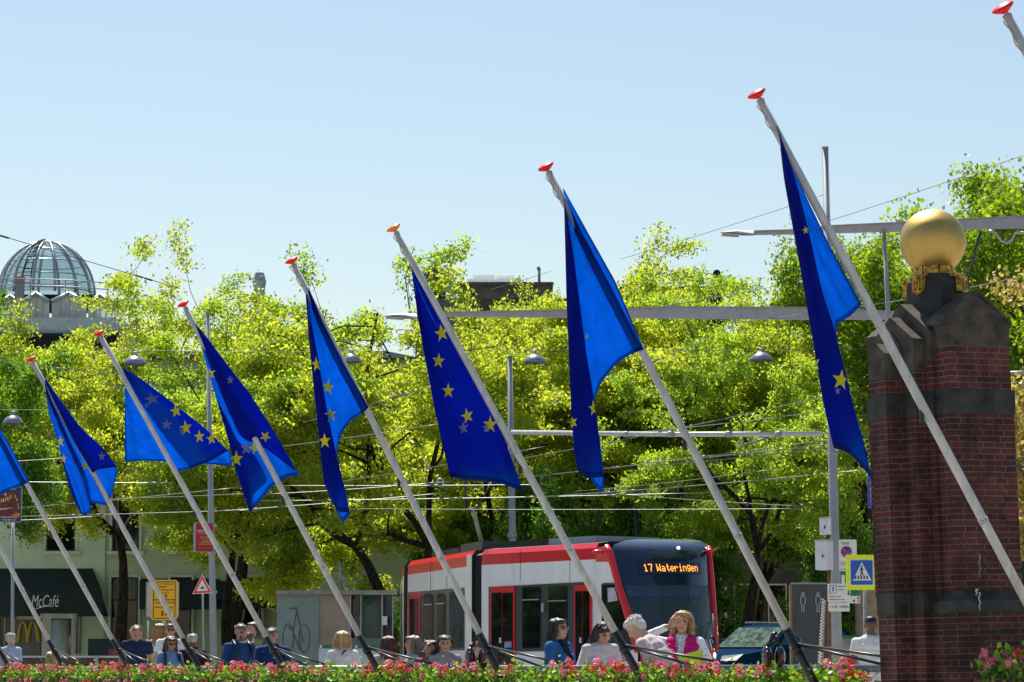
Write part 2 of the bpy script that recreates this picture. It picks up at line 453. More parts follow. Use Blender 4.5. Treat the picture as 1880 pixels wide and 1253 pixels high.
# B
make_flag(1, [
    (-.07, [(1034, 345), (1080, 428), (1130, 517), (1182, 642)]),
    (-.06, [(1034, 348), (1066, 435), (1120, 545), (1160, 650)]),
    (.02, [(1034, 350), (1058, 440), (1104, 570), (1132, 668)]),
    (.1, [(1036, 360), (1052, 480), (1078, 610), (1097, 712)]),
    (.22, [(1036, 370), (1042, 500), (1050, 640), (1058, 750), (1070, 832)]),
    (.05, [(1035, 365), (1037, 450), (1039, 560), (1043, 660), (1047, 760), (1052, 830), (1058, 862)]),
    (-.1, [(1035, 362), (1046, 450), (1056, 560), (1064, 660), (1072, 760), (1074, 830), (1078, 880)]),
    (-.04, [(1035, 362), (1054, 470), (1066, 560), (1078, 650), (1091, 722), (1098, 770), (1106, 826), (1111, 875)]),
    (.1, [(1036, 366), (1048, 470), (1058, 560), (1068, 650), (1080, 730), (1086, 800), (1096, 860), (1106, 909)]),
    (.17, [(1036, 366), (1042, 470), (1048, 560), (1054, 650), (1060, 740), (1062, 820), (1072, 862)]),
], [(1077, 618, 6, 30, 1), (1090, 750, 16, 8, 1, .62), (1052, 776, 13, 20, 1, .7)],
    'blue flag with a wide bright panel, its tail curling above the tram roof', 2)
# C
make_flag(2, [
    (.2, [(757, 492), (800, 572), (850, 680), (905, 770), (930, 880)]),
    (.07, [(757, 492), (804, 572), (856, 672), (900, 745), (932, 815), (956, 880), (963, 904)]),
    (.08, [(756, 492), (790, 580), (836, 680), (870, 750), (900, 820), (920, 888)]),
    (.17, [(756, 491), (778, 590), (812, 690), (845, 790), (884, 882)]),
    (.05, [(756, 490), (772, 590), (800, 690), (828, 790), (856, 880)]),
    (.12, [(755, 489), (768, 590), (788, 690), (808, 790), (832, 878)]),
    (.06, [(754, 486), (765, 570), (778, 650), (796, 745), (811, 815), (826, 877)]),
    (.2, [(754, 486), (774, 590), (800, 690), (830, 790), (860, 874)]),
    (.3, [(755, 488), (790, 590), (840, 690), (880, 790), (920, 884)]),
    (.24, [(757, 490), (803, 572), (856, 673), (898, 745), (929, 815), (950, 890)]),
], [(811, 612, 17, 12), (805, 663, 15, -5), (823, 718, 15, 0), (858, 764, 15, 15), (851, 786, 13, 10, 2), (900, 780, 17, 0), (893, 786, 10, 0, 2)],
    'dark blue flag with a column of yellow stars above the tram pantograph', 3)
# D
make_flag(3, [
    (.12, [(560, 520), (588, 582), (630, 668), (677, 748)]),
    (-.07, [(568, 530), (592, 590), (634, 672), (677, 748)]),
    (-.06, [(566, 535), (584, 590), (622, 675), (668, 757)]),
    (.02, [(565, 538), (580, 600), (610, 690), (642, 774)]),
    (.1, [(563, 540), (572, 610), (592, 720), (622, 806)]),
    (.2, [(562, 542), (568, 610), (580, 720), (600, 830), (612, 900)]),
    (.05, [(561, 543), (566, 620), (573, 690), (580, 760), (585, 810), (591, 880), (604, 912)]),
    (-.08, [(562, 541), (572, 620), (584, 690), (596, 760), (603, 820), (612, 880), (620, 940)]),
    (-.03, [(563, 540), (576, 612), (586, 665), (604, 770), (617, 825), (626, 862), (637, 905), (645, 942)]),
    (.1, [(563, 541), (573, 612), (582, 665), (596, 770), (606, 825), (614, 862), (622, 915), (629, 962)]),
    (.16, [(562, 541), (568, 612), (575, 665), (585, 770), (596, 860), (603, 900), (612, 925)]),
], [(581, 669, 15, 8, 1, .62), (602, 711, 15, -8), (607, 762, 15, 8, 1, .75), (596, 810, 15, 3)],
    'blue flag with four yellow stars in a bright stripe above the forked trunk', 4)
# E
make_flag(4, [
    (.12, [(362, 600), (384, 650), (430, 760), (470, 810)]),
    (-.08, [(358, 592), (386, 626), (420, 670), (462, 722), (506, 790), (512, 800, .2), (540, 850, .24), (554, 874, .24)]),
    (-.09, [(360, 598), (382, 634), (414, 690), (452, 750), (484, 797), (490, 806, .22), (508, 840, .24), (528, 876, .24)]),
    (-.08, [(362, 604), (380, 645), (408, 712), (440, 775), (462, 801), (470, 812, .2), (486, 850, .22), (500, 893, .22)]),
    (.04, [(364, 608), (378, 652), (402, 730), (430, 800), (452, 860, .1), (470, 930, .1)]),
    (.05, [(365, 610), (374, 655), (394, 725), (415, 800), (432, 868), (457, 942)]),
    (.3, [(366, 614), (378, 655), (402, 720), (426, 780), (440, 840), (452, 890)]),
    (.38, [(366, 614), (390, 660), (424, 725), (456, 775), (476, 806), (484, 826)]),
], [(386, 687, 12, 15, 1, .9), (423, 698, 9, 0, 2), (434, 843, 16, 0), (452, 823, 14, 0, 2), (468, 822, 14, 20, 1, .9), (487, 802, 11, 40, 1, 1)],
    'blue flag wrapped over its pole, a row of yellow stars low on it', 5)
# F
make_flag(5, [
    (.12, [(229, 700), (229, 740), (229, 800), (229, 849)]),
    (.16, [(231, 700), (240, 745), (250, 800), (258, 846)]),
    (.1, [(228, 690), (252, 745), (275, 795), (306, 848)]),
    (.07, [(226, 676), (256, 735), (288, 800), (322, 866)]),
    (.0, [(225, 675), (266, 726), (310, 785), (350, 861)]),
    (.1, [(225, 674), (276, 720), (330, 772), (388, 846)]),
    (.02, [(224, 674), (266, 700), (310, 733), (372, 780), (421, 826)]),
    (.15, [(226, 676), (276, 715), (320, 752), (380, 800), (428, 857)]),
    (.22, [(226, 678), (266, 720), (300, 765), (340, 810), (376, 852)]),
], [(279, 733, 12, 12, 2, 1.2), (269, 745, 6, 0, 2), (306, 780, 11, 0, 2, 1), (323, 755, 13, 10, 1, .9), (341, 786, 15, 8), (335, 791, 9, 0, 2), (366, 802, 13, 5), (388, 806, 12, 8, 1, .8)],
    'blue flag spread wide to both sides of its pole, grey and yellow stars', 6)
# G
make_flag(6, [
    (-.075, [(82, 700), (104, 748), (136, 812), (170, 869)]),
    (-.1, [(83, 698), (108, 745), (143, 802), (180, 862)]),
    (-.08, [(84, 696), (115, 740), (150, 785), (185, 815), (207, 840), (218, 857)]),
    (-.02, [(84, 698), (110, 745), (145, 800), (180, 842), (205, 885), (204, 912)]),
    (.03, [(84, 700), (106, 755), (140, 815), (172, 868), (186, 900), (196, 929)]),
    (.06, [(83, 702), (104, 755), (130, 815), (156, 868), (164, 900), (166, 923)]),
    (-.06, [(83, 704), (100, 760), (122, 805), (146, 860), (160, 905), (168, 938)]),
    (-.04, [(82, 706), (94, 760), (110, 810), (132, 870), (148, 920), (158, 947)]),
    (.04, [(82, 708), (89, 760), (102, 800), (112, 840), (121, 882), (132, 916), (148, 945)]),
    (.16, [(82, 708), (94, 760), (112, 810), (130, 860), (148, 905), (160, 930)]),
], [(111, 811, 11, 5, 1, .7), (117, 843, 10, 0, 1, .5), (155, 856, 9, 20), (172, 798, 9, 0, 1, .5), (187, 838, 10, 0, 2)],
    'blue flag folded like a curtain over its pole against the dark green tree', 7)
# H
make_flag(7, [
    (-.08, [(-45, 705), (0, 786), (30, 840), (54, 886)]),
    (-.05, [(-46, 708), (-10, 786), (15, 840), (38, 892)]),
    (.05, [(-48, 712), (-25, 800), (-5, 860), (8, 903)]),
    (.1, [(-50, 716), (-45, 820), (-38, 880), (-28, 925)]),
    (.0, [(-52, 716), (-60, 820), (-58, 900), (-50, 960)]),
], [], 'plain corner of a blue flag cut off by the left edge of the picture', 8)

# ---------------------------------------------------------------- planters with geraniums
def quads(name, C, D, W, mats, mi=None, rnd=None, origin=None):
    """leaf sized rhombi: centres C, long half axes D, short half axes W"""
    n = len(C); v = np.empty((n, 4, 3)); v[:, 0] = C - D; v[:, 1] = C + W - D * .15; v[:, 2] = C + D; v[:, 3] = C - W - D * .15
    me = bpy.data.meshes.new(name); me.vertices.add(n * 4); me.loops.add(n * 4); me.polygons.add(n)
    me.vertices.foreach_set('co', v.reshape(-1).astype(np.float32))
    me.loops.foreach_set('vertex_index', np.arange(n * 4, dtype=np.int32))
    me.polygons.foreach_set('loop_start', np.arange(0, n * 4, 4, dtype=np.int32))
    for m in mats: me.materials.append(m)
    if mi is not None: me.polygons.foreach_set('material_index', mi.astype(np.int32))
    a = me.attributes.new('rnd', 'FLOAT', 'POINT')
    a.data.foreach_set('value', np.repeat(rnd if rnd is not None else nrng.random(n), 4).astype(np.float32))
    me.update(calc_edges=True); return me
def rand_axes(n, ln, wd, flat=0.0):
    d = nrng.normal(size=(n, 3)); d[:, 2] *= (1 - flat); d /= np.linalg.norm(d, axis=1)[:, None]
    e = nrng.normal(size=(n, 3)); e[:, 2] *= (1 - flat); w_ = np.cross(d, e)
    if flat: w_ = np.cross(d, np.cross(d, e)); 
    w_ /= np.linalg.norm(w_, axis=1)[:, None] + 1e-9
    s = nrng.uniform(.6, 1.3, (n, 1))
    return d * ln * s, w_ * wd * s
M['gleaf'] = leafmat('geranium_leaf', (.03, .11, .008), (.2, .36, .03), .45, 1.7, .04)
M['petal_red'] = leafmat('petal_red', (.6, .015, .02), (.85, .09, .05), .35, 1.15)
M['petal_pink'] = leafmat('petal_pink', (.7, .08, .18), (.85, .3, .4), .35, 1.15)
M['petal_purple'] = leafmat('petal_purple', (.06, .01, .2), (.18, .05, .45), .3, 1.1)
def planter_meshes(seed, big=1.0):
    r = np.random.default_rng(seed)
    n = 700; C = np.stack([r.uniform(-.49, .49, n), r.normal(0, .1, n), .02 + np.abs(r.normal(0, .07, n))], 1)
    C[:, 2] += .035 * np.sin(C[:, 0] * 9 + seed) + .02 * np.sin(C[:, 0] * 23 + seed * 2); hang = r.random(n) < .1; C[hang, 1] = -.14 - r.random(hang.sum()) * .05; C[hang, 2] = r.uniform(-.08, .04, hang.sum())
    D, W = rand_axes(n, .026, .02)
    leaves = quads('foliage', C, D, W, [M['gleaf']])
    fc = []; fm = []
    cl_ = r.uniform(-.45, .45, 4); top_ = r.uniform(.1, .19, 4)
    for q in range(24):
        i_ = r.integers(0, 4); c = np.array([np.clip(cl_[i_] + r.normal(0, .07), -.5, .5), r.normal(-.02, .08), top_[i_] + r.normal(0, .025)]) if r.random() < .7 else np.array([r.uniform(-.5, .5), r.normal(-.02, .08), r.uniform(.04, .13)]); mi = r.choice([0, 0, 1, 1, 1, 2], p=[.25, .2, .2, .15, .13, .07])
        if r.random() < .15: c[2] = -.05; c[1] = -.18
        k = 42; p = r.normal(size=(k, 3)); p /= np.linalg.norm(p, axis=1)[:, None]; fc.append(c + p * .036 * r.uniform(.5, 1.25)); fm += [mi] * k
    fc = np.concatenate(fc); D, W = rand_axes(len(fc), .014, .012)
    fl = quads('blossoms', fc, D, W, [M['petal_red'], M['petal_pink'], M['petal_purple']], np.array(fm))
    return leaves, fl
pmesh = [planter_meshes(20 + i) for i in range(5)]
bm_ = MB(); z0, z1 = -.24, 0
for (a, bq) in (((-.5, .5), (-.15, -.12)), ((-.5, .5), (.12, .15)), ((-.5, -.47), (-.12, .12)), ((.47, .5), (-.12, .12))):
    bm_.box(((a[0] + a[1]) / 2, (bq[0] + bq[1]) / 2, -.12), (a[1] - a[0], bq[1] - bq[0], .24))
bm_.box((0, 0, -.225), (.94, .24, .03)); bm_.box((0, 0, -.03), (.94, .24, .02))
bm_.box((0, -.158, -.03), (1.02, .016, .05))
pbox = bm_.mesh('box', M['box'])
br = MB(); br.tube([(-.3, -.02, -.3), (-.3, -.13, -.31), (-.3, -.19, -.25), (-.3, -.19, -.1), (-.3, -.16, -.02)], .014, 6)
pbr = br.mesh('bracket', M['white'])
ang = math.atan2(ROW.y, ROW.x) + math.pi
WH = ['far left edge of the picture', 'under the coffee awning', 'below the golden letter', 'below the yellow road sign', 'in front of the denim-jacketed woman', 'in front of the bearded man', 'below the man with a camera',
      'in front of the kiosk', 'below the blonde woman in white', 'under the rear of the tram', 'in front of the curly haired girls', 'below the left pair of black ovals',
      'under the first tram doors', 'below the woman in the blue cardigan', 'below the woman looking down', 'below the bending old man', 'in front of the woman in pink', 'under the parked car', 'below the right pair of black ovals', 'under the leaning board', 'beside the brick pillar']
nP = 34; used = {}
for i in range(nP):
    k = .9 + i * .319; p = RL(k); p.z = rail_z(p.y) - .155; p += OUT * .12
    px = CX + F * p.x / p.y
    root = empty('planter', p, None, 'planter', 'flower boxes along the railing'); root.rotation_euler.z = ang
    red = ['mostly red', 'pink and red', 'mostly pink', 'red and purple', 'mixed coral'][i % 5]
    root['label'] = f'brown flower box number {i + 1} from the brick pillar, {red} geraniums over bright leaves'
    for nm, me in (('box', pbox), ('bracket', pbr), ('foliage', pmesh[i % 5][0]), ('blossoms', pmesh[i % 5][1])):
        c = bpy.data.objects.new(nm, me); COL.objects.link(c); c.parent = root
for j, (px, py, Z) in enumerate([(1893, 1246, 21.3)]):
    root = empty('planter', at(px, py, Z), 'shaded flower box at the bottom right corner right of the brick pillar', 'planter'); root.rotation_euler.z = ang; root.scale = (1.0, 1.0, 1.2)
    for nm, me in (('box', pbox), ('foliage', pmesh[2][0]), ('blossoms', pmesh[1][1])):
        c = bpy.data.objects.new(nm, me); COL.objects.link(c); c.parent = root

# ---------------------------------------------------------------- brick pillar with golden ball
PZ = 23.2; PC = at(1729, 1200, PZ); PC.z = 0
ua = Vector((-OUT.x, -OUT.y, 0)); wf = -ROW              # local axes: a to the right/back, b to the front
th = math.atan2(ua.y, ua.x); LEAN = .024; ZPIV = 4.25
PIL = empty('pillar', PC, 'dark brick pillar with stepped stone gables carrying a golden ball', 'pillar'); PIL.rotation_euler = (Matrix.Rotation(-LEAN, 3, 'Y') @ Matrix.Rotation(th, 3, 'Z')).to_euler(); PIL.location = PC + Vector((LEAN * ZPIV, 0, 0))
def zat(y, Z=PZ): return at(1729, y, Z).z
def L2(a, b, z): return Vector((a, -b, z))               # pillar local coordinates (x right, -y front)
def pbuild(name, mb, m):
    o = link(name, mb.mesh(name, m)); o.parent = PIL; return o
zS = zat(728); zS2 = zat(772); zP = zat(1088); zP2 = zat(1128)
FINS = [(.63, .124, zat(635), zat(655), zat(700)), (.51, .175, zat(611), zat(643), zat(695)), (.48, .33, zat(586), zat(632), zat(690)), (.365, .42, zat(561), zat(621), zat(672))]
def slab(mb, a, b, z0, z1, m=0, c=(0, 0)): mb.box((c[0], -c[1], (z0 + z1) / 2), (2 * a, 2 * b, z1 - z0), m)
st = MB()
for (L_, h, zr, ze, zs) in FINS:
    prof = [(-h, zs), (h, zs), (h, ze), (0, zr), (-h, ze)]          # gabled stone head, ridge along the a axis
    st.hexa([L2(-L_, b, z) for b, z in prof], [L2(L_, b, z) for b, z in prof])
A, FB = .317, .6
zr, ze, zs = zat(556), zat(608), zat(650)
prof = [(-A, zs), (A, zs), (A, ze), (0, zr), (-A, ze)]
st.hexa([L2(a, FB, z) for a, z in prof], [L2(a, -FB, z) for a, z in prof])
# coping lips of the front gable
for sgn in (-1, 1):
    cop = [(sgn * (A + .02), ze - .012), (sgn * (A + .02), ze + .02), (0, zr + .034), (0, zr + .004)]
    st.hexa([L2(a, FB + .012, z) for a, z in cop], [L2(a, .3, z) for a, z in cop])
# zP is the upper (y 1088), zP2 the lower edge (y 1128) of the sloping course
def course(mb, a0, b0, a1, b1, z_lo, z_mid, z_hi, ar=0):
    l = [L2(-a0, b0, z_lo), L2(a0 + ar, b0, z_lo), L2(a0 + ar, -.2, z_lo), L2(-a0, -.2, z_lo)]
    m_ = [Vector((p.x, p.y, z_mid)) for p in l]
    h_ = [L2(-a1, b1, z_hi), L2(a1, b1, z_hi), L2(a1, -.2, z_hi), L2(-a1, -.2, z_hi)]
    mb.hexa(l, m_); mb.hexa([p + Vector((0, 0, .0005)) for p in m_], h_)
bk = MB(); sl = MB()
for (L_, h, zr, ze, zs) in FINS:
    slab(bk, L_ - .004, h - .004, zS - .01, zs + .02); slab(bk, L_ - .004, h - .004, zP - .02, zS2 + .01); slab(bk, L_ - .002, h - .002, -.16, zP2 + .01)
    slab(sl, L_ + .003, h + .003, zS2, zS); slab(sl, L_ + .006, h + .006, zP2, zP)
zs = zat(650)
slab(bk, A - .004, FB - .004, zS - .01, zs + .02); slab(bk, A + .012, FB + .002, zP - .02, zS2 + .01)
slab(bk, A + .07, (FB + .26) / 2, -.16, zP2 + .01, c=(0, (FB + .06 - .2) / 2))
slab(sl, A + .02, FB + .01, zS2, zS)
course(sl, A + .08, FB + .07, A + .016, FB + .006, zP2, zat(1106), zP)
# right buttress that widens towards the ground
slab(bk, .3, .45, -.16, zat(1090), c=(.52, 0)); slab(sl, .0, .0, 0, .01)
course_l = [L2(.2, .46, zat(1090)), L2(.83, .46, zat(1090)), L2(.83, -.46, zat(1090)), L2(.2, -.46, zat(1090))]
course_h = [L2(.2, .44, zat(1035)), L2(.63, .44, zat(1035)), L2(.63, -.44, zat(1035)), L2(.2, -.44, zat(1035))]
sl.hexa(course_l, course_h)
pbuild('brickwork', bk, M['brick']); pbuild('gable_stones', st, M['stone']); pbuild('stone_courses', sl, M['slate'])
# drip stains left by birds on the front (thin irregular splashes)
dr = MB()
for (x, y0, y1, wd) in ((1784, 1088, 1122, 2.0), (1786, 1018, 1062, .8), (1779, 1082, 1094, 3)):
    pts = []
    b0 = FB + .075
    for q in range(9):
        y = y0 + (y1 - y0) * q / 8
        fr = PC + wf * (FB + (.075 if y > 1106 else .012 if y < 1088 else .012 + .066 * (y - 1088) / 18))
        p = onplane(x + 1.4 * math.sin(q * 1.7), y, fr, wf); pts.append(p + wf * .006)
    wv = ua * (wd / 215)
    for q in range(8):
        k0 = wv * (1 - .08 * q); k1 = wv * (1 - .08 * (q + 1))
        dr.quad(pts[q] - k0, pts[q] + k0, pts[q + 1] + k1, pts[q + 1] - k1)
o = dr.build('bird_stain', mat('droppings', (.55, .57, .55), .9, var=.2), None); o.parent = PIL; o.matrix_parent_inverse = (Matrix.Translation(PC) @ Matrix.Rotation(th, 4, 'Z')).inverted()
# pedestal
pe = MB(); zb, zt = zat(575), zat(505)
def octa(r, z, rot=R(22.5)): return [Vector((r * math.cos(rot + i * math.pi / 4), r * math.sin(rot + i * math.pi / 4), z)) for i in range(8)]
pe.hexa(octa(.34, zat(640)), octa(.26, zb)); pe.hexa(octa(.259, zb), octa(.24, zat(520))); pe.hexa(octa(.239, zat(520)), octa(.155, zat(497)))
pbuild('pedestal', pe, M['slate'])
co_ = MB(); zc0, zc1 = zat(509), zat(492)
for i in range(8):
    a0, a1 = R(22.5 + 45 * i + 2), R(22.5 + 45 * i + 43)
    q = lambda r, a, z: Vector((r * math.cos(a), r * math.sin(a), z))
    co_.hexa([q(.12, a0, zc0), q(.185, a0, zc0), q(.185, a1, zc0), q(.12, a1, zc0)], [q(.12, a0, zc1), q(.18, a0, zc1), q(.18, a1, zc1), q(.12, a1, zc1)])
co_.lathe([(.15, zc0 - .004), (.17, zc0), (.16, zc1 + .01), (.1, zc1 + .02)], (0, 0, 0), n=24)
pbuild('collar', co_, M['golddark'])
for i in range(4):
    a = R(90 * i - 66); ca = Matrix.Rotation(a, 4, 'Z'); sh = MB()
    zz0, zz1 = zat(547), zat(514); zm = zat(541)
    P_ = lambda x, z, y: ca @ Vector((x, y, z))
    sh.hexa([P_(-.05, zz1, -.235), P_(.05, zz1, -.235), P_(.05, zm, -.245), P_(0, zz0, -.25), P_(-.05, zm, -.245)],
            [P_(-.05, zz1, -.29), P_(.05, zz1, -.29), P_(.05, zm, -.295), P_(0, zz0, -.3), P_(-.05, zm, -.295)])
    sh.hexa([P_(-.045, zat(511), -.15), P_(.045, zat(511), -.15), P_(.05, zz1, -.288), P_(-.05, zz1, -.288)],
            [P_(-.045, zat(505), -.15), P_(.045, zat(505), -.15), P_(.05, zz1 + .025, -.28), P_(-.05, zz1 + .025, -.28)])
    for (x0, x1, za, zc) in ((-.03, -.02, zat(538), zat(520)), (-.03, .03, zat(522), zat(519)), (.02, .03, zat(538), zat(520)), (-.012, .0, zat(537), zat(524)), (-.012, .02, zat(538), zat(535.5))):
        sh.hexa([P_(x0, za, -.285), P_(x1, za, -.285), P_(x1, zc, -.285), P_(x0, zc, -.285)], [P_(x0, za, -.304), P_(x1, za, -.304), P_(x1, zc, -.304), P_(x0, zc, -.304)])
    pbuild('crest', sh, M['golddark'])
ba = MB(); cz = zat(444.5); r = .284
ba.lathe([(r * math.sin(math.pi * i / 40), -r * math.cos(math.pi * i / 40)) for i in range(41)], (0, 0, cz), n=64)
pbuild('golden_ball', ba, M['gold'])
# ---------------------------------------------------------------- trees
M['locust'] = leafmat('locust_leaf', (.14, .21, .018), (.41, .46, .045), .6, 2.1, .03)
M['locust2'] = leafmat('locust_leaf_green', (.1, .19, .018), (.34, .44, .045), .6, 2.1, .03)
M['maple'] = leafmat('maple_leaf', (.045, .14, .012), (.19, .33, .025), .5, 1.9, .04)
M['dark'] = leafmat('dark_leaf', (.04, .12, .014), (.14, .27, .025), .45, 1.8, .04)
M['chestnut'] = leafmat('chestnut_leaf', (.07, .16, .01), (.26, .36, .018), .5, 2.0, .04)
M['copper'] = leafmat('copper_leaf', (.2, .12, .08), (.45, .42, .06), .45, 1.8, .05)
def gen_tree(seed, nl=40000, style='locust', ll=.115, lw=.05, limbs=4, forked=False, tl=4.2):
    r = random.Random(seed); g = np.random.default_rng(seed)
    mb = MB(); tips = []
    flat = .75 if style == 'locust' else .3
    def grow(p, d, L, rad, lev):
        n = 6 if lev < 2 else 4
        pts = [p.copy()]; rs = [rad]; q = p.copy(); dd = d.copy()
        wob = (.1, .28, .34, .4)[lev] if style == 'locust' else (.06, .18, .25, .3)[lev]
        for i in range(n):
            dd = (dd + Vector((r.gauss(0, wob), r.gauss(0, wob), r.gauss(0, wob * .6) + (.03 if lev else 0) - (.06 if lev >= 2 and style == 'locust' else 0)))).normalized()
            q = q + dd * (L / n); pts.append(q.copy()); rs.append(rad * (1 - .62 * (i + 1) / n))
        mb.tube(pts, rs, (12, 8, 5, 3)[lev], 0, caps=lev < 1)
        if lev == 3:
            tips.append((pts[2:], L)); return
        if lev == 2: tips.append((pts[2:], L * .5))
        if lev == 1: tips.append((pts[-3:], L * .3))
        kids = (limbs, r.randint(5, 7), r.randint(5, 7))[lev]
        for c in range(kids):
            q_ = (.97 if lev == 0 else .3 + .7 * (c + .5) / kids)
            f = q_ * n; i = min(n - 1, int(f)); bp = pts[i].lerp(pts[i + 1], f - i)
            base = (pts[i + 1] - pts[i]).normalized()
            az = 2 * math.pi * (c / kids + r.uniform(-.12, .12)) + seed
            side = base.orthogonal().normalized(); side = Matrix.Rotation(az, 3, base) @ side
            if lev == 0: ang_ = R(r.uniform(18, 50) if style == 'locust' else r.uniform(12, 45))
            else: ang_ = R(r.uniform(35, 75))
            nd = (base * math.cos(ang_) + side * math.sin(ang_))
            if lev >= 1: nd.z = nd.z * (.5 if style == 'locust' else .85) + (.12 if style == 'locust' else .18)
            nd.normalize()
            ratio = (r.uniform(1.15, 1.5), r.uniform(.5, .75), r.uniform(.4, .6))[lev]
            if lev == 0: ratio *= 1.15 if c % 2 else .9
            grow(bp, nd, (4.2 if lev == 0 else L) * ratio, max(.015, rs[i] * (.7, .56, .46)[lev]), lev + 1)
    if forked:
        for s, tl in ((-1, .33), (1, .12)):
            grow(Vector((s * .12, 0, 0)), Vector((s * tl, .05 * s, 1)).normalized(), 4.6, .3, 0)
    else:
        grow(Vector((0, 0, -.2)), Vector((r.uniform(-.12, .12), 0, 1)).normalized(), tl, .32, 0)
    # leaves in clumps along the twigs
    per = max(4, nl // max(1, len(tips))); C = []
    for pts, L in tips:
        P = np.array([tuple(p) for p in pts]); k = int(per * r.uniform(.35, 1.6))
        i = g.integers(0, len(P) - 1, k); t = g.random((k, 1)); c = P[i] * (1 - t) + P[i + 1] * t
        s = .24 if style == 'locust' else .34
        C.append(c + g.normal(0, 1, (k, 3)) * np.array([s, s, s * (.5 if style == 'locust' else .8)]))
    C = np.concatenate(C); n = len(C)
    nrm = g.normal(0, .8, (n, 3)); nrm[:, 2] += .6; nrm /= np.linalg.norm(nrm, axis=1)[:, None]
    D = np.cross(nrm, g.normal(size=(n, 3))); D /= np.linalg.norm(D, axis=1)[:, None] + 1e-9; W = np.cross(nrm, D)
    sc_ = g.uniform(.6, 1.3, (n, 1)); D = D * ll * sc_; W = W * lw * sc_
    return mb, C, D, W
TREES = {}
def tree_kind(key, seed, leaf, nl, style, ll, lw, limbs=4, forked=False, tl=4.2):
    mb, C, D, W = gen_tree(seed, nl, style, ll, lw, limbs, forked, tl)
    tr = mb.mesh('trunk', M['bark']); n = len(C)
    # neighbouring leaves share a tone
    base = np.array([noise.noise((c[0] * .6, c[1] * .6, c[2] * .8)) for c in C[::8]]); base = np.repeat(base, 8)[:n]
    rnd = np.clip(.5 + base * .55 + nrng.normal(0, .2, n), 0, 1)
    lf = quads('crown', C, D, W, [leaf], rnd=rnd)
    ext = (np.percentile(C, .6, 0), np.percentile(C, 99.4, 0))
    TREES[key] = (tr, lf, ext); print('TREE', key, len(C), ext)
tree_kind('locA', 9, M['locust'], 95000, 'locust', .07, .038, 4, tl=5.4)
tree_kind('locB', 24, M['locust'], 95000, 'locust', .07, .038, 3, tl=5.4)
tree_kind('locC', 2, M['locust2'], 95000, 'locust', .07, .038, 4, tl=5.4)
tree_kind('locD', 45, M['locust'], 95000, 'locust', .07, .038, 4, tl=5.4)
tree_kind('locF', 22, M['locust'], 95000, 'locust', .07, .038, 3, True)
tree_kind('map', 61, M['maple'], 85000, 'maple', .085, .06, 3, tl=7.2)
tree_kind('che', 45, M['chestnut'], 95000, 'maple', .075, .055, 4, tl=7.5)
tree_kind('dar', 34, M['dark'], 65000, 'maple', .125, .085, 5)
tree_kind('cop', 2, M['copper'], 36000, 'maple', .1, .07, 3)
def tree(key, x, Z, top, width, rot, label, group, name='tree', zs=None, depth=None, zbase=-.05):
    tr, lf, (a, b) = TREES[key]
    c, s = abs(math.cos(rot)), abs(math.sin(rot))
    w_ = (b[0] - a[0]) * c + (b[1] - a[1]) * s
    sx = width / F * Z / w_
    H = at(x, top, Z).z - zbase
    sz = H / b[2]; sx = max(sx, sz * .86)
    base = at(x, 1200, Z); base.z = zbase
    # put the crown, not the trunk, on x
    mid = Matrix.Rotation(rot, 3, 'Z') @ Vector(((a[0] + b[0]) / 2, (a[1] + b[1]) / 2, 0)) * sx
    base.x -= mid.x
    root = empty(name, base, label, 'tree', group); root.rotation_euler.z = rot; root.scale = (sx, sx, sz)
    for nm, me in (('trunk', tr), ('crown', lf)):
        o = bpy.data.objects.new(nm, me); COL.objects.link(o); o.parent = root
    return root
tree_kind('locS', 4, M['locust'], 38000, 'locust', .068, .038, 3, tl=5.6)
tree_kind('locT', 27, M['locust2'], 42000, 'locust', .068, .038, 4, tl=5.6)
GR = 'yellow-green street trees behind the tram line'
tree('locD', 190, 86, 622, 520, 3.6, 'yellow-green feathery tree in front of the domed roof, above the coffee awning', GR)
tree('locS', 392, 97, 440, 480, 2.1, 'tallest thin-topped yellow-green tree right of the glass dome', GR)
tree('locC', 425, 84, 535, 560, 4.0, 'bushy yellow-green tree behind the flag wrapped over its pole', GR)
tree('locT', 585, 98, 478, 560, 1.2, 'thin airy yellow-green tree left of the stone turret', GR)
tree('locF', 672, 84, 548, 640, 0.0, 'yellow-green tree with a forked double trunk left of the tram', GR)
tree('locA', 885, 92, 562, 580, 3.3, 'yellow-green tree under the stone turret behind the pantograph', GR)
tree('locD', 1040, 96, 566, 560, 5.2, 'yellow-green tree behind the middle grey mast', GR)
tree('locS', 1190, 100, 470, 520, 4.1, 'thin airy yellow-green tree behind the wide bright flag', GR)
tree('locB', 1230, 90, 545, 560, 1.0, 'yellow-green tree behind the pole of the wide bright flag', GR)
tree('locC', 1400, 83, 540, 560, 5.0, 'yellow-green tree above the parked car', GR)
tree('locT', 1470, 96, 478, 420, 3.6, 'thin airy yellow-green tree left of the tall grey mast', GR)
tree('locA', 1580, 92, 500, 520, 3.0, 'yellow-green tree behind the tall grey mast', GR)
GD = 'darker trees behind the yellow-green row'
tree('map', -112, 76, 540, 470, 1.2, 'mid green broad-leaved tree at the left edge below the dome', GD)
tree('dar', 560, 112, 660, 560, 2.2, 'dark green tree behind the forked trunk', GD)
tree('dar', 840, 114, 660, 560, 4.2, 'dark green tree behind the pantograph', GD)
tree('dar', 1120, 112, 660, 560, 5.5, 'dark green tree behind the tram cab', GD)
tree('dar', 1390, 110, 640, 560, 1.7, 'dark green tree behind the toilet panel', GD)
tree('dar', 1620, 104, 600, 480, 3.1, 'dark green tree hidden behind the brick pillar', GD)
tree('che', 1990, 62, 226, 640, .8, 'tall leafy green tree behind the golden ball', GD)
tree('che', 1745, 78, 440, 400, 2.9, 'fresh green tree between the tall mast and the golden ball', GD)
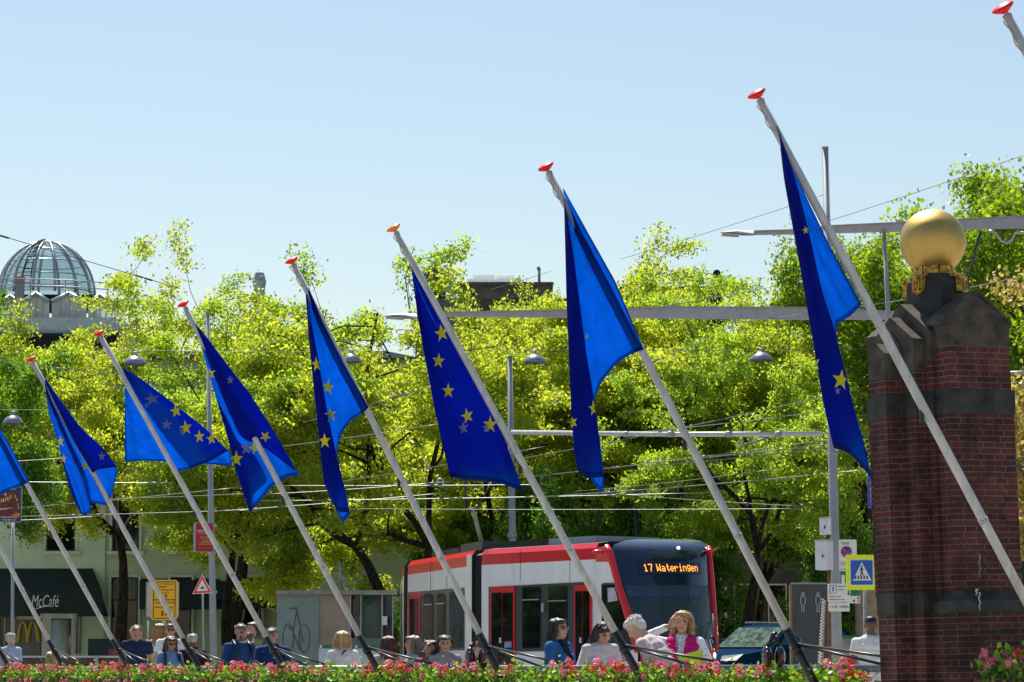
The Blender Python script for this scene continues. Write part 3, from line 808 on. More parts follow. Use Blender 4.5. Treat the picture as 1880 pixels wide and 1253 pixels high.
tree('cop', 1960, 40, 515, 330, 1.5, 'reddish yellow young tree at the right edge beside the brick pillar', None)
for q, (X_, Y_, k_) in enumerate(((-24, 70, 'dar'), (-34, 74, 'locC'), (-46, 82, 'dar'), (-30, 84, 'locB'))):
    tree(k_, CX + F * X_ / Y_, Y_, 1200 - F * 9.5 / Y_, F * 10 / Y_, q * 1.3, ['dark green tree beside the tram street left of the picture', 'yellow-green tree beside the tram street left of the picture', 'farther dark tree beside the tram street left of the picture', 'farther yellow-green tree beside the tram street left of the picture'][q], 'trees reflected in the tram windows')
# low hedge-like shrubs behind the tram
def shrub(x, Z, top, width, key, label, rot):
    tr, lf, (a, b) = TREES[key]; n = len(lf.polygons)
    z0 = a[2]; sz = (at(x, top, Z).z + .1) / (b[2] - z0); sx = width / F * Z / (b[0] - a[0])
    base = at(x, 1200, Z); base.z = -.1 - z0 * sz
    o = bpy.data.objects.new('shrub', lf); COL.objects.link(o); o.location = base; o.scale = (sx, sx, sz); o.rotation_euler.z = rot
    return tag(o, label, 'shrub', 'dark shrubs behind the tram')
shrub(1060, 88, 890, 330, 'dar', 'dark shrub behind the middle of the tram roof', 0)
shrub(1250, 90, 900, 300, 'dar', 'dark shrub behind the tram cab roof', 0)
shrub(870, 92, 930, 260, 'dar', 'dark shrub behind the pantograph foot', 0)
shrub(1580, 84, 930, 240, 'dar', 'dark shrub behind the yellow pedestrian sign', 0)
shrub(-1034, 76, 940, 920, 'dar', 'unseen shrub added left of the picture to darken the front tram windows', 0.4)  # out-of-view shrubs, added only to darken reflections in the tram glass
shrub(-1650, 84, 960, 900, 'dar', 'farther unseen shrub added left of the picture to darken the tram doors', 1.2)
# ---------------------------------------------------------------- buildings
M['plaster'] = mat('pale_green_plaster', (.64, .76, .54), .85, var=.12, scale=.6, bump=.1)
M['plaster2'] = mat('olive_plaster', (.56, .64, .43), .85, var=.12, scale=.6, bump=.1)
M['trim'] = mat('cream_trim', (.68, .72, .6), .7, var=.1)
M['frame'] = mat('dark_frame', (.015, .03, .035), .5, var=.2)
M['awning'] = mat('dark_green_canvas', (.012, .028, .025), .8, var=.25, scale=3, stretch=(6, 1, 1))
M['roof'] = mat('dark_roof', (.022, .028, .04), .95, spec=.05, var=.3, scale=4)
M['lead'] = mat('grey_lead', (.2, .25, .28), .6, var=.2, scale=1.5)
M['panelgl'] = clothmat('frosted_panel', (.85, .9, .9), .6, (.85, .93, .93))
M['oldstone'] = mat('weathered_stone', (.16, .15, .13), .9, var=.4, scale=1.2, bump=.3)
M['yellow'] = mat('sign_yellow', (.85, .45, .01), .4, var=.05)
M['curtain'] = mat('curtain', (.3, .3, .27), .9, var=.4, scale=3, stretch=(12, 12, .4))
YR = None
def fbox(mb, x0, x1, y0, y1, Z, depth, m=0):
    """box whose front spans a rectangle seen in the photograph at distance Z"""
    yr = YR or (y0 + y1) / 2; a, b = at(x0, y1, Z), at(x1, y0, Z); a.x = at(x0, yr, Z).x; b.x = at(x1, yr, Z).x
    mb.box(((a.x + b.x) / 2, Z + depth / 2, (a.z + b.z) / 2), (b.x - a.x, depth, b.z - a.z), m); return mb
def text(body, size, m, pos, right, up, parent, name='lettering', align='CENTER', shear=0, ext=.002, width=None, bold=0):
    c = bpy.data.curves.new(name, 'FONT'); c.body = body; c.size = size; c.align_x = align; c.align_y = 'CENTER'; c.extrude = ext; c.shear = shear; c.offset = bold
    o = bpy.data.objects.new(name, c)
    me = evaluated_mesh(o)
    bpy.data.objects.remove(o); bpy.data.curves.remove(c)
    right = Vector(right).normalized(); up = Vector(up).normalized(); nn = right.cross(up)
    if width:
        xs = [v.co.x for v in me.vertices]; k = width / (max(xs) - min(xs))
        for v in me.vertices: v.co.x *= k
    T = Matrix((( right.x, up.x, nn.x, 0), (right.y, up.y, nn.y, 0), (right.z, up.z, nn.z, 0), (0, 0, 0, 1)))
    me.transform(Matrix.Translation(pos) @ T); me.materials.clear(); me.materials.append(m)
    o = link(name, me); o.parent = parent
    if parent is not None: o.matrix_parent_inverse = world_inv(parent)
    return o
RX, UZ = (1, 0, 0), (0, 0, 1)

# coffee house facade
YR = 1060
BZ = 100.0
CB = empty('corner_building', at(350, 1226, BZ), 'pale green plaster building with white window sills over dark green awnings', 'building')
ZT = 12.6
wins = [(83, 137, 905, 1012), (204, 254, 905, 1012), (313, 352, 905, 1012), (430, 480, 905, 1012), (560, 612, 900, 1006), (640, 690, 900, 1006)]
gw = [(204, 254, 1060, 1200), (313, 352, 1060, 1200), (430, 480, 1060, 1200)]
def facade(x0, x1, m, openings, dz):
    """wall with real openings: strips between the window columns"""
    mb = MB(); op = sorted(openings); cur = x0
    for c in sorted({(o[0], o[1]) for o in op}):
        if c[0] < x0 or c[1] > x1: continue
        fbox(mb, cur, c[0], 658, 1262, BZ - dz, .4); y = 658
        for o in sorted([o for o in op if (o[0], o[1]) == c], key=lambda q: q[2]):
            fbox(mb, c[0], c[1], y, o[2], BZ - dz, .4); y = o[3]
        fbox(mb, c[0], c[1], y, 1262, BZ - dz, .4); cur = c[1]
    fbox(mb, cur, x1, 658, 1262, BZ - dz, .4)
    return mb.build('wall', m, CB)
facade(-60, 192, M['plaster'], wins[:1] + [(60, 74, 1140, 1230)], .12)
facade(192, 500, M['plaster2'], wins[1:4] + gw, 0)
facade(500, 760, M['plaster'], wins[4:], .06)
mb = MB(); fbox(mb, -60, 760, 664, 1258, BZ + 9, .3); fbox(mb, -62, -60, 664, 1258, BZ + .3, 9); fbox(mb, 760, 762, 664, 1258, BZ + .3, 9); mb.build('rear_wall', M['plaster2'], CB)
mb = MB(); a, b = at(-75, 658, BZ - .4), at(775, 658, BZ - .4); mb.hexa([Vector((a.x, BZ - .4, a.z)), Vector((b.x, BZ - .4, a.z)), Vector((b.x, BZ + 9.6, a.z)), Vector((a.x, BZ + 9.6, a.z))],
    [Vector((a.x + 1.5, BZ + 3.5, a.z + .7)), Vector((b.x - 1.5, BZ + 3.5, a.z + .7)), Vector((b.x - 1.5, BZ + 7, a.z + .7)), Vector((a.x + 1.5, BZ + 7, a.z + .7))])
mb.build('roof', M['roof'], CB)
for (x0, x1, y0, y1) in wins + gw:
    f = MB(); t = 4.5
    fbox(f, x0 - t, x0, y0 - t, y1, BZ - .17, .3); fbox(f, x1, x1 + t, y0 - t, y1, BZ - .17, .3); fbox(f, x0, x1, y0 - t, y0, BZ - .17, .3)
    wobj = f.build('window', M['trim'], CB)
    if y1 < 1100: g = MB(); fbox(g, x0 - 9, x1 + 9, y1, y1 + 6, BZ - .3, .45); g.build('sill', M['trim'], wobj)
    g = MB(); my = y0 + (y1 - y0) * (.5 if y1 < 1100 else .3); mx = (x0 + x1) / 2
    for r_ in ((x0, x0 + 3, y0, y1), (x1 - 3, x1, y0, y1), (x0 + 3, x1 - 3, y0, y0 + 3), (x0 + 3, x1 - 3, y1 - 3, y1), (x0 + 3, x1 - 3, my - 1.5, my + 1.5), (mx - 1.2, mx + 1.2, y0 + 3, my - 1.5)):
        fbox(g, *r_, BZ + .08, .08)
    g.build('sash', M['frame'], wobj)
    g = MB(); fbox(g, x0 + 1, x1 - 1, y0 + 1, y1 - 1, BZ + .13, .02); g.build('pane', M['darkglass'], wobj)
    for xa, xb in ((x0 + 4, x0 + 12), (x1 - 14, x1 - 4)): fbox(MB(), xa, xb, y0 + 4, my, BZ + .1, .02).build('curtain', M['curtain'], wobj)
# stucco board lines on the right part
g = MB()
for y in (1032, 1048, 1064): fbox(g, 524, 650, y, y + 1, BZ - .09, .03)
fbox(g, 523, 525, 1000, 1090, BZ - .09, .03); g.build('board_joint', M['plaster2'], CB)
def awning(x0, x1, y0, y1, yv, out, name='awning', cut=16):
    mb = MB(); a = at(x0, y0, BZ - .15); b = at(x1 - cut, y0, BZ - .15); c = at(x1, yv, BZ - out); d = at(x0, yv, BZ - out)
    mb.hexa([a, b, c, d], [p + Vector((0, .03, .06)) for p in (a, b, c, d)])
    e, f = at(x0, y1, BZ - out), at(x1 + 4, y1, BZ - out)
    mb.hexa([d, c, f, e], [p + Vector((0, .05, 0)) for p in (d, c, f, e)])
    s0, s1 = at(x1 - cut, y0, BZ - .15), at(x1 + 4, y1, BZ - .15)
    mb.hexa([b, c, f, Vector((f.x, BZ - .15, f.z))], [p + Vector((.03, 0, 0)) for p in (b, c, f, Vector((f.x, BZ - .15, f.z)))])
    return mb.build(name, M['awning'], CB)
aw = awning(-60, 186, 1047, 1132, 1086, 1.2)
text('McCafé', .62, mat('sign_white', (.75, .8, .76), .5), at(82, 1105, BZ - 1.215), RX, UZ, aw, 'lettering', shear=.25, ext=.006, width=.98)
g = MB(); g.tube([at(66, 1118, BZ - 1.22), at(80, 1114, BZ - 1.22), at(92, 1113, BZ - 1.22)], .018, 6); g.build('underline', M['white'], aw)
awning(256, 405, 1066, 1119, 1100, .9, cut=2)
awning(398, 520, 1070, 1117, 1096, .9, cut=24)
# shop front under the awning, golden arches
sf = MB(); fbox(sf, -60, 30, 1133, 1262, BZ - .18, .05); fbox(sf, 76, 80, 1133, 1262, BZ - .2, .06); fbox(sf, 140, 150, 1133, 1200, BZ - .2, .05); sf.build('shop_window', M['darkglass'], CB)
g = MB(); fbox(g, 30, 76, 1140, 1262, BZ - .22, .05); pn = g.build('shop_panel', mat('grey_green_panel', (.13, .16, .13), .4, var=.1), CB)
g = MB()
for (xa, xb) in ((33, 52), (51, 71)):
    pts = []
    for q in range(17):
        t = q / 16; x = xa + (xb - xa) * t; y = 1180 - 37 * (1 - abs(2 * t - 1) ** 2.6)
        pts.append(at(x, y, BZ - .27))
    g.tube(pts, [.075 - .03 * math.sin(math.pi * q / 16) for q in range(17)], 6)
g.build('arch_emblem', mat('arch_yellow', (.6, .42, .02), .35, var=.15), pn)
g = MB()
for x in (0, 10, 146, 28): fbox(g, x, x + 1.6, 1134, 1262, BZ - .26, .06)
g.build('door_frame', M['zinc'], CB)

YR = None
# street advertising column in front of the shop
AC = empty('advertising_column', at(105, 1200, 88), 'stone portal with a shining metal cylinder in front of the golden letter', 'column')
AC.location.z = -.0
g = MB(); fbox(g, 76, 93, 1136, 1275, 88, .5); fbox(g, 130, 134, 1136, 1275, 88, .5); fbox(g, 74, 135, 1127, 1136, 87.9, .7); fbox(g, 93, 130, 1136, 1275, 88.42, .08); g.build('portal', mat('grey_portal', (.36, .38, .36), .7, var=.15), AC)
a = at(111, 1137, 88.2); g = MB(); g.lathe([(0, 0), (.32, 0), (.32, a.z - .02), (0, a.z - .02)], (a.x, 88.2, 0), n=28); g.build('drum', M['zinc'], AC)
g = MB(); a = at(111, 1191, 88.2); g.lathe([(.325, 0), (.325, .02)], (a.x, 88.2, a.z), n=28); g.build('drum_band', M['steel'], AC)

# building with the glass dome
YR = 570
DZ = 140.0
DB = empty('dome_building', at(85, 1228, DZ), 'grey building with a glass dome on zigzag gables at the far left', 'building')
g = MB(); fbox(g, -140, 216, 612, 1240, DZ, 9); g.build('wall', M['lead'], DB)
g = MB(); fbox(g, -140, 222, 583, 612, DZ - .1, 9.2); g.build('parapet', mat('blue_grey_cladding', (.38, .46, .5), .6, var=.1), DB)
g = MB(); fbox(g, -140, 226, 612, 618, DZ - .35, 1); fbox(g, -140, 216, 618, 668, DZ - .2, .4); g.build('dark_roof_band', M['roof'], DB)
dc = at(85, 545, DZ + 4.2); dr_ = 88 / F * (DZ + 4.2); dt = at(85, 446, DZ + 4.2).z - dc.z
def dpt(th_, ph, k=1.0): return dc + Vector((dr_ * k * math.sin(ph) * math.cos(th_), dr_ * k * math.sin(ph) * math.sin(th_), dt * k * math.cos(ph)))
g = MB(); n1, n2 = 48, 16
g.add([dpt(2 * math.pi * i / n1, math.pi / 2 * j / n2) for j in range(1, n2 + 1) for i in range(n1)] + [dpt(0, 0)],
      [(j * n1 + i, j * n1 + (i + 1) % n1, (j + 1) * n1 + (i + 1) % n1, (j + 1) * n1 + i) for j in range(n2 - 1) for i in range(n1)] + [(i, (i + 1) % n1, n1 * n2) for i in range(n1)], 0, True)
dome = g.build('glass_dome', M['dome'], DB)
M['rib'] = mat('dome_rib', (.36, .43, .46), .4, metal=.3, var=.1)
for i in range(14):
    th_ = 2 * math.pi * i / 14 + .12
    for o_ in (-.02, .02): pass
    MB().tube([dpt(th_, math.pi / 2 * j / 12, 1.012) for j in range(1, 13)], .075, 6).build('rib', M['rib'], dome)
for ph in (1.5, 1.22, .92, .6, .12):
    MB().tube([dpt(2 * math.pi * i / 40, ph, 1.0) for i in range(41)], .035 if ph > .2 else .12, 5, caps=False).build('ring', M['rib'], dome)
lad = MB(); A_ = [dpt(-1.9, math.pi / 2 * j / 12, 1.05) for j in range(0, 13)]; B_ = [dpt(-1.72, math.pi / 2 * j / 12, 1.05) for j in range(0, 13)]
lad.tube(A_, .03, 5).tube(B_, .03, 5)
for p, q in zip(A_[2:], B_[2:]): lad.tube([p, q], .02, 4)
lad.build('ladder', M['roof'], DB)
g = MB(); fbox(g, -10, 178, 541, 548, DZ + 1, 6.4); g.build('dome_base', M['roof'], DB)
# ring of glazed gables
for i, (x0, x1, yt, yb) in enumerate(((-60, -4, 548, 583), (-4, 42, 546, 583), (43, 90, 541, 583), (95, 158, 541, 583), (162, 206, 544, 583), (206, 226, 548, 583))):
    xm = (x0 + x1) / 2; dz = .15 * abs(i - 2); Zg = DZ + .4 + dz
    ye = yt + 15
    P = [at(x0, yb, Zg), at(x1, yb, Zg), at(x1, ye, Zg), at(xm, yt, Zg), at(x0, ye, Zg)]
    gb = MB().prism(P, (0, .1, 0)).build('gable', M['panelgl'], DB)
    g = MB()
    for s_, e_ in ((P[4], P[3]), (P[3], P[2])): g.tube([s_ + Vector((0, -.1, .05)), e_ + Vector((0, -.1, .05))], .11, 4)
    for k in range(1, 4):
        xx = x0 + (x1 - x0) * k / 4; yy = yt + 15 * abs(2 * k / 4 - 1) + 2; fbox(g, xx - .8, xx + .8, yy, yb, Zg - .06, .06)
    g.build('gable_rib', M['rib'], gb)
    MB().prism([P[4], P[3], P[3] + Vector((0, .5, 0)), P[4] + Vector((0, .5, 0))], (0, 0, .08)).prism([P[3], P[2], P[2] + Vector((0, .5, 0)), P[3] + Vector((0, .5, 0))], (0, 0, .08)).build('gable_roof', M['lead'], gb)
g = MB(); fbox(g, 26, 41, 511, 548, DZ - .5, .5); ch = g.build('chimney', mat('grey_brick', (.22, .25, .28), .8), DB)
g = MB(); fbox(g, 24, 43, 508, 511, DZ - .55, .6); g.build('chimney_cap', M['tramred'], ch)
g = MB()
for x in (56, 120, 172, 198): g.tube([at(x, 585 - (8 if x > 100 else 40), DZ - .6), at(x, 512 + .05 * (x - 56), DZ - .6)], .03, 5)
for y in (512, 524): g.tube([at(-20, y - 1, DZ - .6), at(120, y + 2, DZ - .6), at(198, y + 8, DZ - .6)], .028, 5)
g.build('scaffold_rail', M['steel'], DB)

YR = 600
# old stone building behind the trees in the middle
SZ = 132.0
SB = empty('stone_building', at(1000, 1234, SZ), 'weathered stone building with flat roof and turret behind the trees', 'building')
g = MB(); fbox(g, 765, 1330, 548, 1240, SZ, 10); g.build('wall', M['oldstone'], SB)
g = MB(); fbox(g, 845, 1012, 521, 548, SZ - .4, 10.4); fbox(g, 1100, 1330, 528, 548, SZ - .3, 10); g.build('parapet', M['oldstone'], SB)
g = MB(); fbox(g, 840, 1016, 518, 523, SZ - .7, 10); fbox(g, 1096, 1334, 526, 530, SZ - .6, 10); g.build('cornice', mat('cornice_stone', (.1, .1, .1), .9, var=.3), SB)
g = MB(); fbox(g, 858, 957, 512, 519, SZ + 2, 5); fbox(g, 868, 908, 505, 512, SZ + 2.5, 3); fbox(g, 912, 944, 506, 512, SZ + 2.5, 3); fbox(g, 824, 836, 503, 520, SZ, 1); g.build('rooflight', M['panelgl'], SB)
tc = at(798, 520, SZ + 1); k = (SZ + 1) / F
tur = MB().lathe([(21 * k, -4), (21 * k, 0), (24 * k, 2 * k), (24 * k, 9 * k), (20 * k, 14 * k), (13 * k, 25 * k), (8 * k, 31 * k), (7 * k, 35 * k), (6 * k, 39 * k), (2 * k, 42 * k), (0, 42.2 * k)], tc, n=20).build('turret', mat('turret_lead', (.12, .12, .11), .8, var=.4, scale=3), SB)
g = MB()
for i in range(14):
    a = 2 * math.pi * i / 14; g.tube([tc + Vector((math.cos(a) * 24 * k, math.sin(a) * 24 * k, 8 * k)), tc + Vector((math.cos(a) * 13.4 * k, math.sin(a) * 13.4 * k, 25 * k)), tc + Vector((math.cos(a) * 8.3 * k, math.sin(a) * 8.3 * k, 31 * k))], .05, 5)
    g.ell(tc + Vector((math.cos(a) * 22.5 * k, math.sin(a) * 22.5 * k, 6 * k)), (.12, .12, .14), 6)
g.build('turret_rib', M['oldstone'], tur)
c2 = at(1316, 510, SZ); g = MB().lathe([(10 * k, -3), (10 * k, 0), (7 * k, 5 * k), (7 * k, 10 * k), (4 * k, 14 * k), (0, 15 * k)], c2, n=14); g.build('finial', M['roof'], SB)
g = MB(); a = at(990, 520, SZ + 1); g.tube([a, a + Vector((0, 0, 29 * k))], .07, 8).tube([a + Vector((0, 0, 24 * k)), a + Vector((-.06, 0, 30 * k))], .09, 8); g.build('vent_pipe', M['steel'], SB)
a = at(476, 528, SZ - 4); mb = MB().lathe([(10 * k, -8), (10 * k, -4 * k), (12.5 * k, 11 * k), (8 * k, 26 * k), (0, 26.2 * k)], a, n=8, smooth=False)
thing('roof_vent', mb, M['rib'], 'blue-grey metal roof vent showing above the trees right of the dome', 'vent')
for row, (y0, y1) in enumerate(((640, 700), (780, 850), (930, 1000), (1060, 1150))):
    for x in range(790, 1330, 70):
        g = MB(); fbox(g, x, x + 30, y0, y1, SZ - .02, .1); wv = g.build('window', M['darkglass'], SB)
        g = MB(); fbox(g, x - 4, x, y0 - 4, y1 + 4, SZ - .15, .2); fbox(g, x + 30, x + 34, y0 - 4, y1 + 4, SZ - .15, .2); fbox(g, x, x + 30, y0 - 4, y0, SZ - .15, .2); fbox(g, x, x + 30, y1, y1 + 4, SZ - .15, .2); g.build('frame', M['oldstone'], wv)
# dim gallery behind the right-hand trees
GB = empty('brick_house', at(1500, 1234, 118), 'dim brick house with tall dark windows behind the parked car and trees', 'building')
g = MB(); fbox(g, 1330, 1960, 690, 1240, 118, 8); g.build('wall', mat('brown_wall', (.12, .1, .08), .9, var=.3, scale=1), GB)
for x in range(1345, 1900, 62):
    for (y0, y1) in ((760, 840), (920, 1010), (1075, 1200)):
        g = MB(); fbox(g, x, x + 30, y0, y1, 117.95, .1); wv = g.build('window', M['darkglass'], GB)
        g = MB(); fbox(g, x - 2, x, y0, y1, 117.9, .1); fbox(g, x + 30, x + 32, y0, y1, 117.9, .1); fbox(g, x - 2, x + 32, y0 - 3, y0, 117.9, .1); g.build('frame', M['trim'], wv)

YR = None
# ---------------------------------------------------------------- tram
TR = empty('tram', at(1120, 1235, 60.6), 'red and white articulated tram with orange destination display', 'tram')
TR.location.z = 0
def V2(x, Z): p = at(x, 1200, Z); return Vector((p.x, p.y, 0))
A1, B1 = V2(1120, 60.6), V2(884, 65.1)          # visible side of the front module
A2, B2 = V2(866, 65.7), V2(748, 73.2)
A3, B3 = V2(741, 73.8), V2(734, 80)
d1 = (B1 - A1).normalized(); n1_ = Vector((-d1.y, d1.x, 0)); n1_ = n1_ if n1_.y < 0 else -n1_
d2 = (B2 - A2).normalized(); n2_ = Vector((-d2.y, d2.x, 0)); n2_ = n2_ if n2_.x < 0 else -n2_
d3 = (B3 - A3).normalized(); n3_ = Vector((-d3.y, d3.x, 0)); n3_ = n3_ if n3_.x < 0 else -n3_
WD = 2.5
def zpx(x, y, P, n): return onplane(x, y, P, n).z
ztop = zpx(1000, 1004, A1, n1_); zred = zpx(1000, 1032, A1, n1_); zfl = .3
def module(P, Q, n, name, y_top=None):
    """body: cross-section swept from P to Q; w = distance in from the visible side"""
    w = -n
    sec = [(.0, zfl), (-.0, zred), (.01, ztop - .1), (.09, ztop + .02), (.4, ztop + .06), (WD - .4, ztop + .06), (WD - .09, ztop + .02), (WD - .01, ztop - .1), (WD, zred), (WD, zfl)]
    def ring(b): return [b + w * s + Vector((0, 0, z)) for s, z in sec]
    a, b = ring(P), ring(Q); mb = MB(); k = len(sec)
    m = [0, 1, 1, 2, 2, 2, 1, 1, 0, 3]
    vs = a + b
    for i in range(k): mb.add([a[i], a[(i + 1) % k], b[(i + 1) % k], b[i]], [(0, 1, 2, 3)], m[i])
    mb.poly(a, 3); mb.poly(b[::-1], 3)
    return mb.build(name, [M['tramwhite'], M['tramred'], M['tramgrey'], M['black']], TR)
E1 = A1 + d1 * .55
body1 = module(E1, B1, n1_, 'front_body'); body2 = module(A2, B2, n2_, 'rear_body'); body3 = module(A3, B3, n3_, 'end_body')
def joint(P, Q, n):
    mid = (P + Q) / 2; w = -n; mb = MB()
    for i in range(9):
        q = i / 8; c = P.lerp(Q, q); k = .14 if i % 2 else .06
        ring = [c + w * k + Vector((0, 0, .4)), c + w * k + Vector((0, 0, ztop - .1)), c + w * (.3 + k) + Vector((0, 0, ztop + .1 - k)), c + w * (WD - .3 - k) + Vector((0, 0, ztop + .1 - k)), c + w * (WD - k) + Vector((0, 0, ztop - .1)), c + w * (WD - k) + Vector((0, 0, .4))]
        if i: mb.add(prev + ring, [(j, (j + 1) % 6, 6 + (j + 1) % 6, 6 + j) for j in range(6)])
        prev = ring
    return mb.build('bellows', M['rubber'], TR)
joint(B1 + d1 * -.02, A2, n1_); joint(B2, A3, n2_)
def side_poly(parent, name, pts, P, n, m, off=.01, th=.03):
    vs = [onplane(x, y, P, n) + n * (off + th) for x, y in pts]
    return MB().prism(vs, -n * th).build(name, m, parent)
def rr(x0, x1, y0, y1, P, n, r=3, sl=0.0):
    """rounded rectangle on the side, sl = vertical drift per pixel along x"""
    pts = []
    for cx, cy, a0 in ((x1 - r, y0 + r, -90), (x1 - r, y1 - r, 0), (x0 + r, y1 - r, 90), (x0 + r, y0 + r, 180)):
        for q in (0, 30, 60, 90): a = R(a0 + q); pts.append((cx + r * math.cos(a), cy + r * math.sin(a) + sl * (cx - x0)))
    return pts
P1, Pn1 = A1, n1_; P2, Pn2 = A2, n2_
# dark window band and openings on the front module
side_poly(body1, 'window_band', [(898, 1078), (1087, 1068), (1087, 1194), (1000, 1196), (898, 1198)], P1, Pn1, M['tramgrey'], .004, .012)
def win(parent, x0, x1, y0, y1, P, n, split=None, sl=-.05):
    f = side_poly(parent, 'window', rr(x0, x1, y0, y1, P, n, 4, sl), P, n, M['black'], .02, .008)
    p = side_poly(f, 'pane', rr(x0 + 1.5, x1 - 1.5, y0 + 1.5, y1 - 1.5, P, n, 3, sl), P, n, M['darkglass'], .03, .006)
    if split: side_poly(f, 'vent_bar', [(x0 + 1, split), (x1 - 1, split - 1), (x1 - 1, split + 1), (x0 + 1, split + 2)], P, n, M['zinc'], .04, .008)
def door(parent, x0, x1, y0, y1, P, n, sl=-.05, leaves=2):
    f = side_poly(parent, 'door', rr(x0, x1, y0, y1, P, n, 4, sl), P, n, M['tramred'], .022, .012)
    k = (x1 - x0 - 5) / leaves
    for i in range(leaves):
        xa = x0 + 2.5 + i * k
        side_poly(f, 'pane', [(xa + .8, y0 + 11), (xa + k - .8, y0 + 11 + sl * k), (xa + k - .8, y1 - 2), (xa + .8, y1 - 2)], P, n, M['darkglass'], .04, .008)
    side_poly(f, 'handle', [(x0 + k, y1 - 74), (x0 + k + 2, y1 - 74), (x0 + k + 2, y1 - 64), (x0 + k, y1 - 64)], P, n, M['white'], .055, .03)
    return f
dd = door(body1, 902, 947, 1078, 1245, P1, Pn1)
side_poly(dd, 'notice', [(930, 1180), (943, 1179), (943, 1189), (930, 1190)], P1, Pn1, mat('notice_blue', (.15, .4, .7), .5), .056, .004)
side_poly(dd, 'notice', [(930, 1178), (943, 1177), (943, 1179), (930, 1180)], P1, Pn1, M['tramred'], .057, .004)
door(body1, 1056, 1088, 1075, 1245, P1, Pn1)
win(body1, 960, 994, 1078, 1192, P1, Pn1, 1101); win(body1, 1008, 1043, 1077, 1191, P1, Pn1, 1103)
side_poly(body1, 'lock_plate', [(997, 1108), (1002, 1108), (1001, 1124), (997, 1124)], P1, Pn1, M['zinc'], .03, .03)
for x in (955, 1046, 1095): side_poly(body1, 'panel_seam', [(x, 1010), (x + .7, 1010), (x + .7, 1068), (x, 1068)], P1, Pn1, M['tramgrey'], .002, .003)
# rear module
side_poly(body2, 'window_band', [(750, 1088), (853, 1079), (853, 1194), (750, 1197)], P2, Pn2, M['tramgrey'], .004, .012)
win(body2, 779, 797, 1090, 1192, P2, Pn2, 1110, -.06); win(body2, 803, 820, 1089, 1192, P2, Pn2, 1108, -.06); win(body2, 826, 852, 1086, 1192, P2, Pn2, None, -.06)
door(body2, 752, 773, 1089, 1240, P2, Pn2, -.06, 2)
for x in (790, 820): side_poly(body2, 'panel_seam', [(x, 1030), (x + .6, 1030), (x + .6, 1082), (x, 1084)], P2, Pn2, M['tramgrey'], .002, .003)
# dark corner strip of the rear module and gap
side_poly(body2, 'corner_strip', [(858, 1019), (866.5, 1018), (866.5, 1240), (858, 1240)], P2, Pn2, M['tramwhite'], .004, .01)
# front end: rows from top to bottom (y, left x, left Z, right x, right Z, bulge)
rows = [(990, 1172, 61.5, 1262, 62.5, .02), (993, 1146, 61.1, 1284, 62.5, .08), (1000, 1127, 60.75, 1299, 62.3, .16), (1012, 1121, 60.5, 1303, 62.2, .24), (1030, 1126, 60.45, 1304, 62.15, .28), (1055, 1133, 60.35, 1305, 62.05, .3), (1075, 1139, 60.25, 1306, 62, .34), (1100, 1147, 60.1, 1308, 61.9, .38),
        (1130, 1156, 59.95, 1310, 61.8, .42), (1155, 1164, 59.8, 1311, 61.7, .46), (1175, 1170, 59.7, 1312, 61.6, .5), (1195, 1176, 59.65, 1314, 61.55, .52), (1215, 1176, 59.7, 1314, 61.55, .5), (1250, 1172, 59.9, 1310, 61.7, .4)]
NU = 17; fg = []
fdir = -d1
for (y, xl, zl, xr, zr_, bg_) in rows:
    a, b = at(xl, y, zl), at(xr, y, zr_); row = []
    for i in range(NU):
        q = i / (NU - 1); p = a.lerp(b, q) + fdir * bg_ * (1 - abs(2 * q - 1) ** 2.4); row.append(p)
    fg.append(row)
def front_part(name, r0, r1, m, c0=0, c1=NU - 1, off=0.0, parent=None, smooth=True):
    mb = MB(); vs = [fg[r][c] + fdir * off for r in range(r0, r1 + 1) for c in range(c0, c1 + 1)]; wd_ = c1 - c0 + 1
    mb.add(vs, [(r * wd_ + c, r * wd_ + c + 1, (r + 1) * wd_ + c + 1, (r + 1) * wd_ + c) for r in range(r1 - r0) for c in range(wd_ - 1)], 0, smooth)
    return mb.build(name, m, parent or TR)
front_part('front_hood', 0, 4, M['tramnavy']); disp = front_part('display_panel', 4, 6, M['tramnavy'])
ws = front_part('windscreen', 6, 10, M['windglass'])
front_part('front_apron', 10, 11, M['tramnavy']); bump_ = front_part('bumper', 11, 13, M['tramred'])
def frow(y, q):
    for r in range(len(rows) - 1):
        if rows[r][0] <= y <= rows[r + 1][0]:
            t = (y - rows[r][0]) / (rows[r + 1][0] - rows[r][0]); u = q * (NU - 1); i = min(NU - 2, int(u))
            a = fg[r][i].lerp(fg[r][i + 1], u - i); b = fg[r + 1][i].lerp(fg[r + 1][i + 1], u - i); return a.lerp(b, t)
# red corner pillars
def pillar_strip(q0, q1, ya, yb, name):
    mb = MB(); ys = np.linspace(ya, yb, 14)
    L_ = [frow(y, q0) for y in ys]; Rr = [frow(y, q1) for y in ys]
    vs = [p + fdir * .03 for p in L_] + [p + fdir * .03 for p in Rr]; n = len(ys)
    mb.add(vs, [(i, n + i, n + i + 1, i + 1) for i in range(n - 1)], 0, True); return mb.build(name, M['tramred'], TR)
mb = MB(); mb.tube([at(1112, 1004, 60.5), at(1119, 1016, 60.42), at(1127, 1042, 60.32), at(1137, 1080, 60.15), at(1150, 1120, 59.97), at(1162, 1160, 59.75), at(1172, 1196, 59.6)], [.09, .09, .08, .08, .085, .09, .1], 10); mb.build('corner_pillar', M['tramred'], TR)
mb = MB(); mb.tube([at(1301, 1003, 62.2), at(1305, 1040, 62.08), at(1309, 1090, 61.9), at(1312, 1140, 61.7), at(1314, 1196, 61.5)], [.05, .06, .06, .065, .07], 10); mb.build('corner_pillar', M['tramred'], TR)
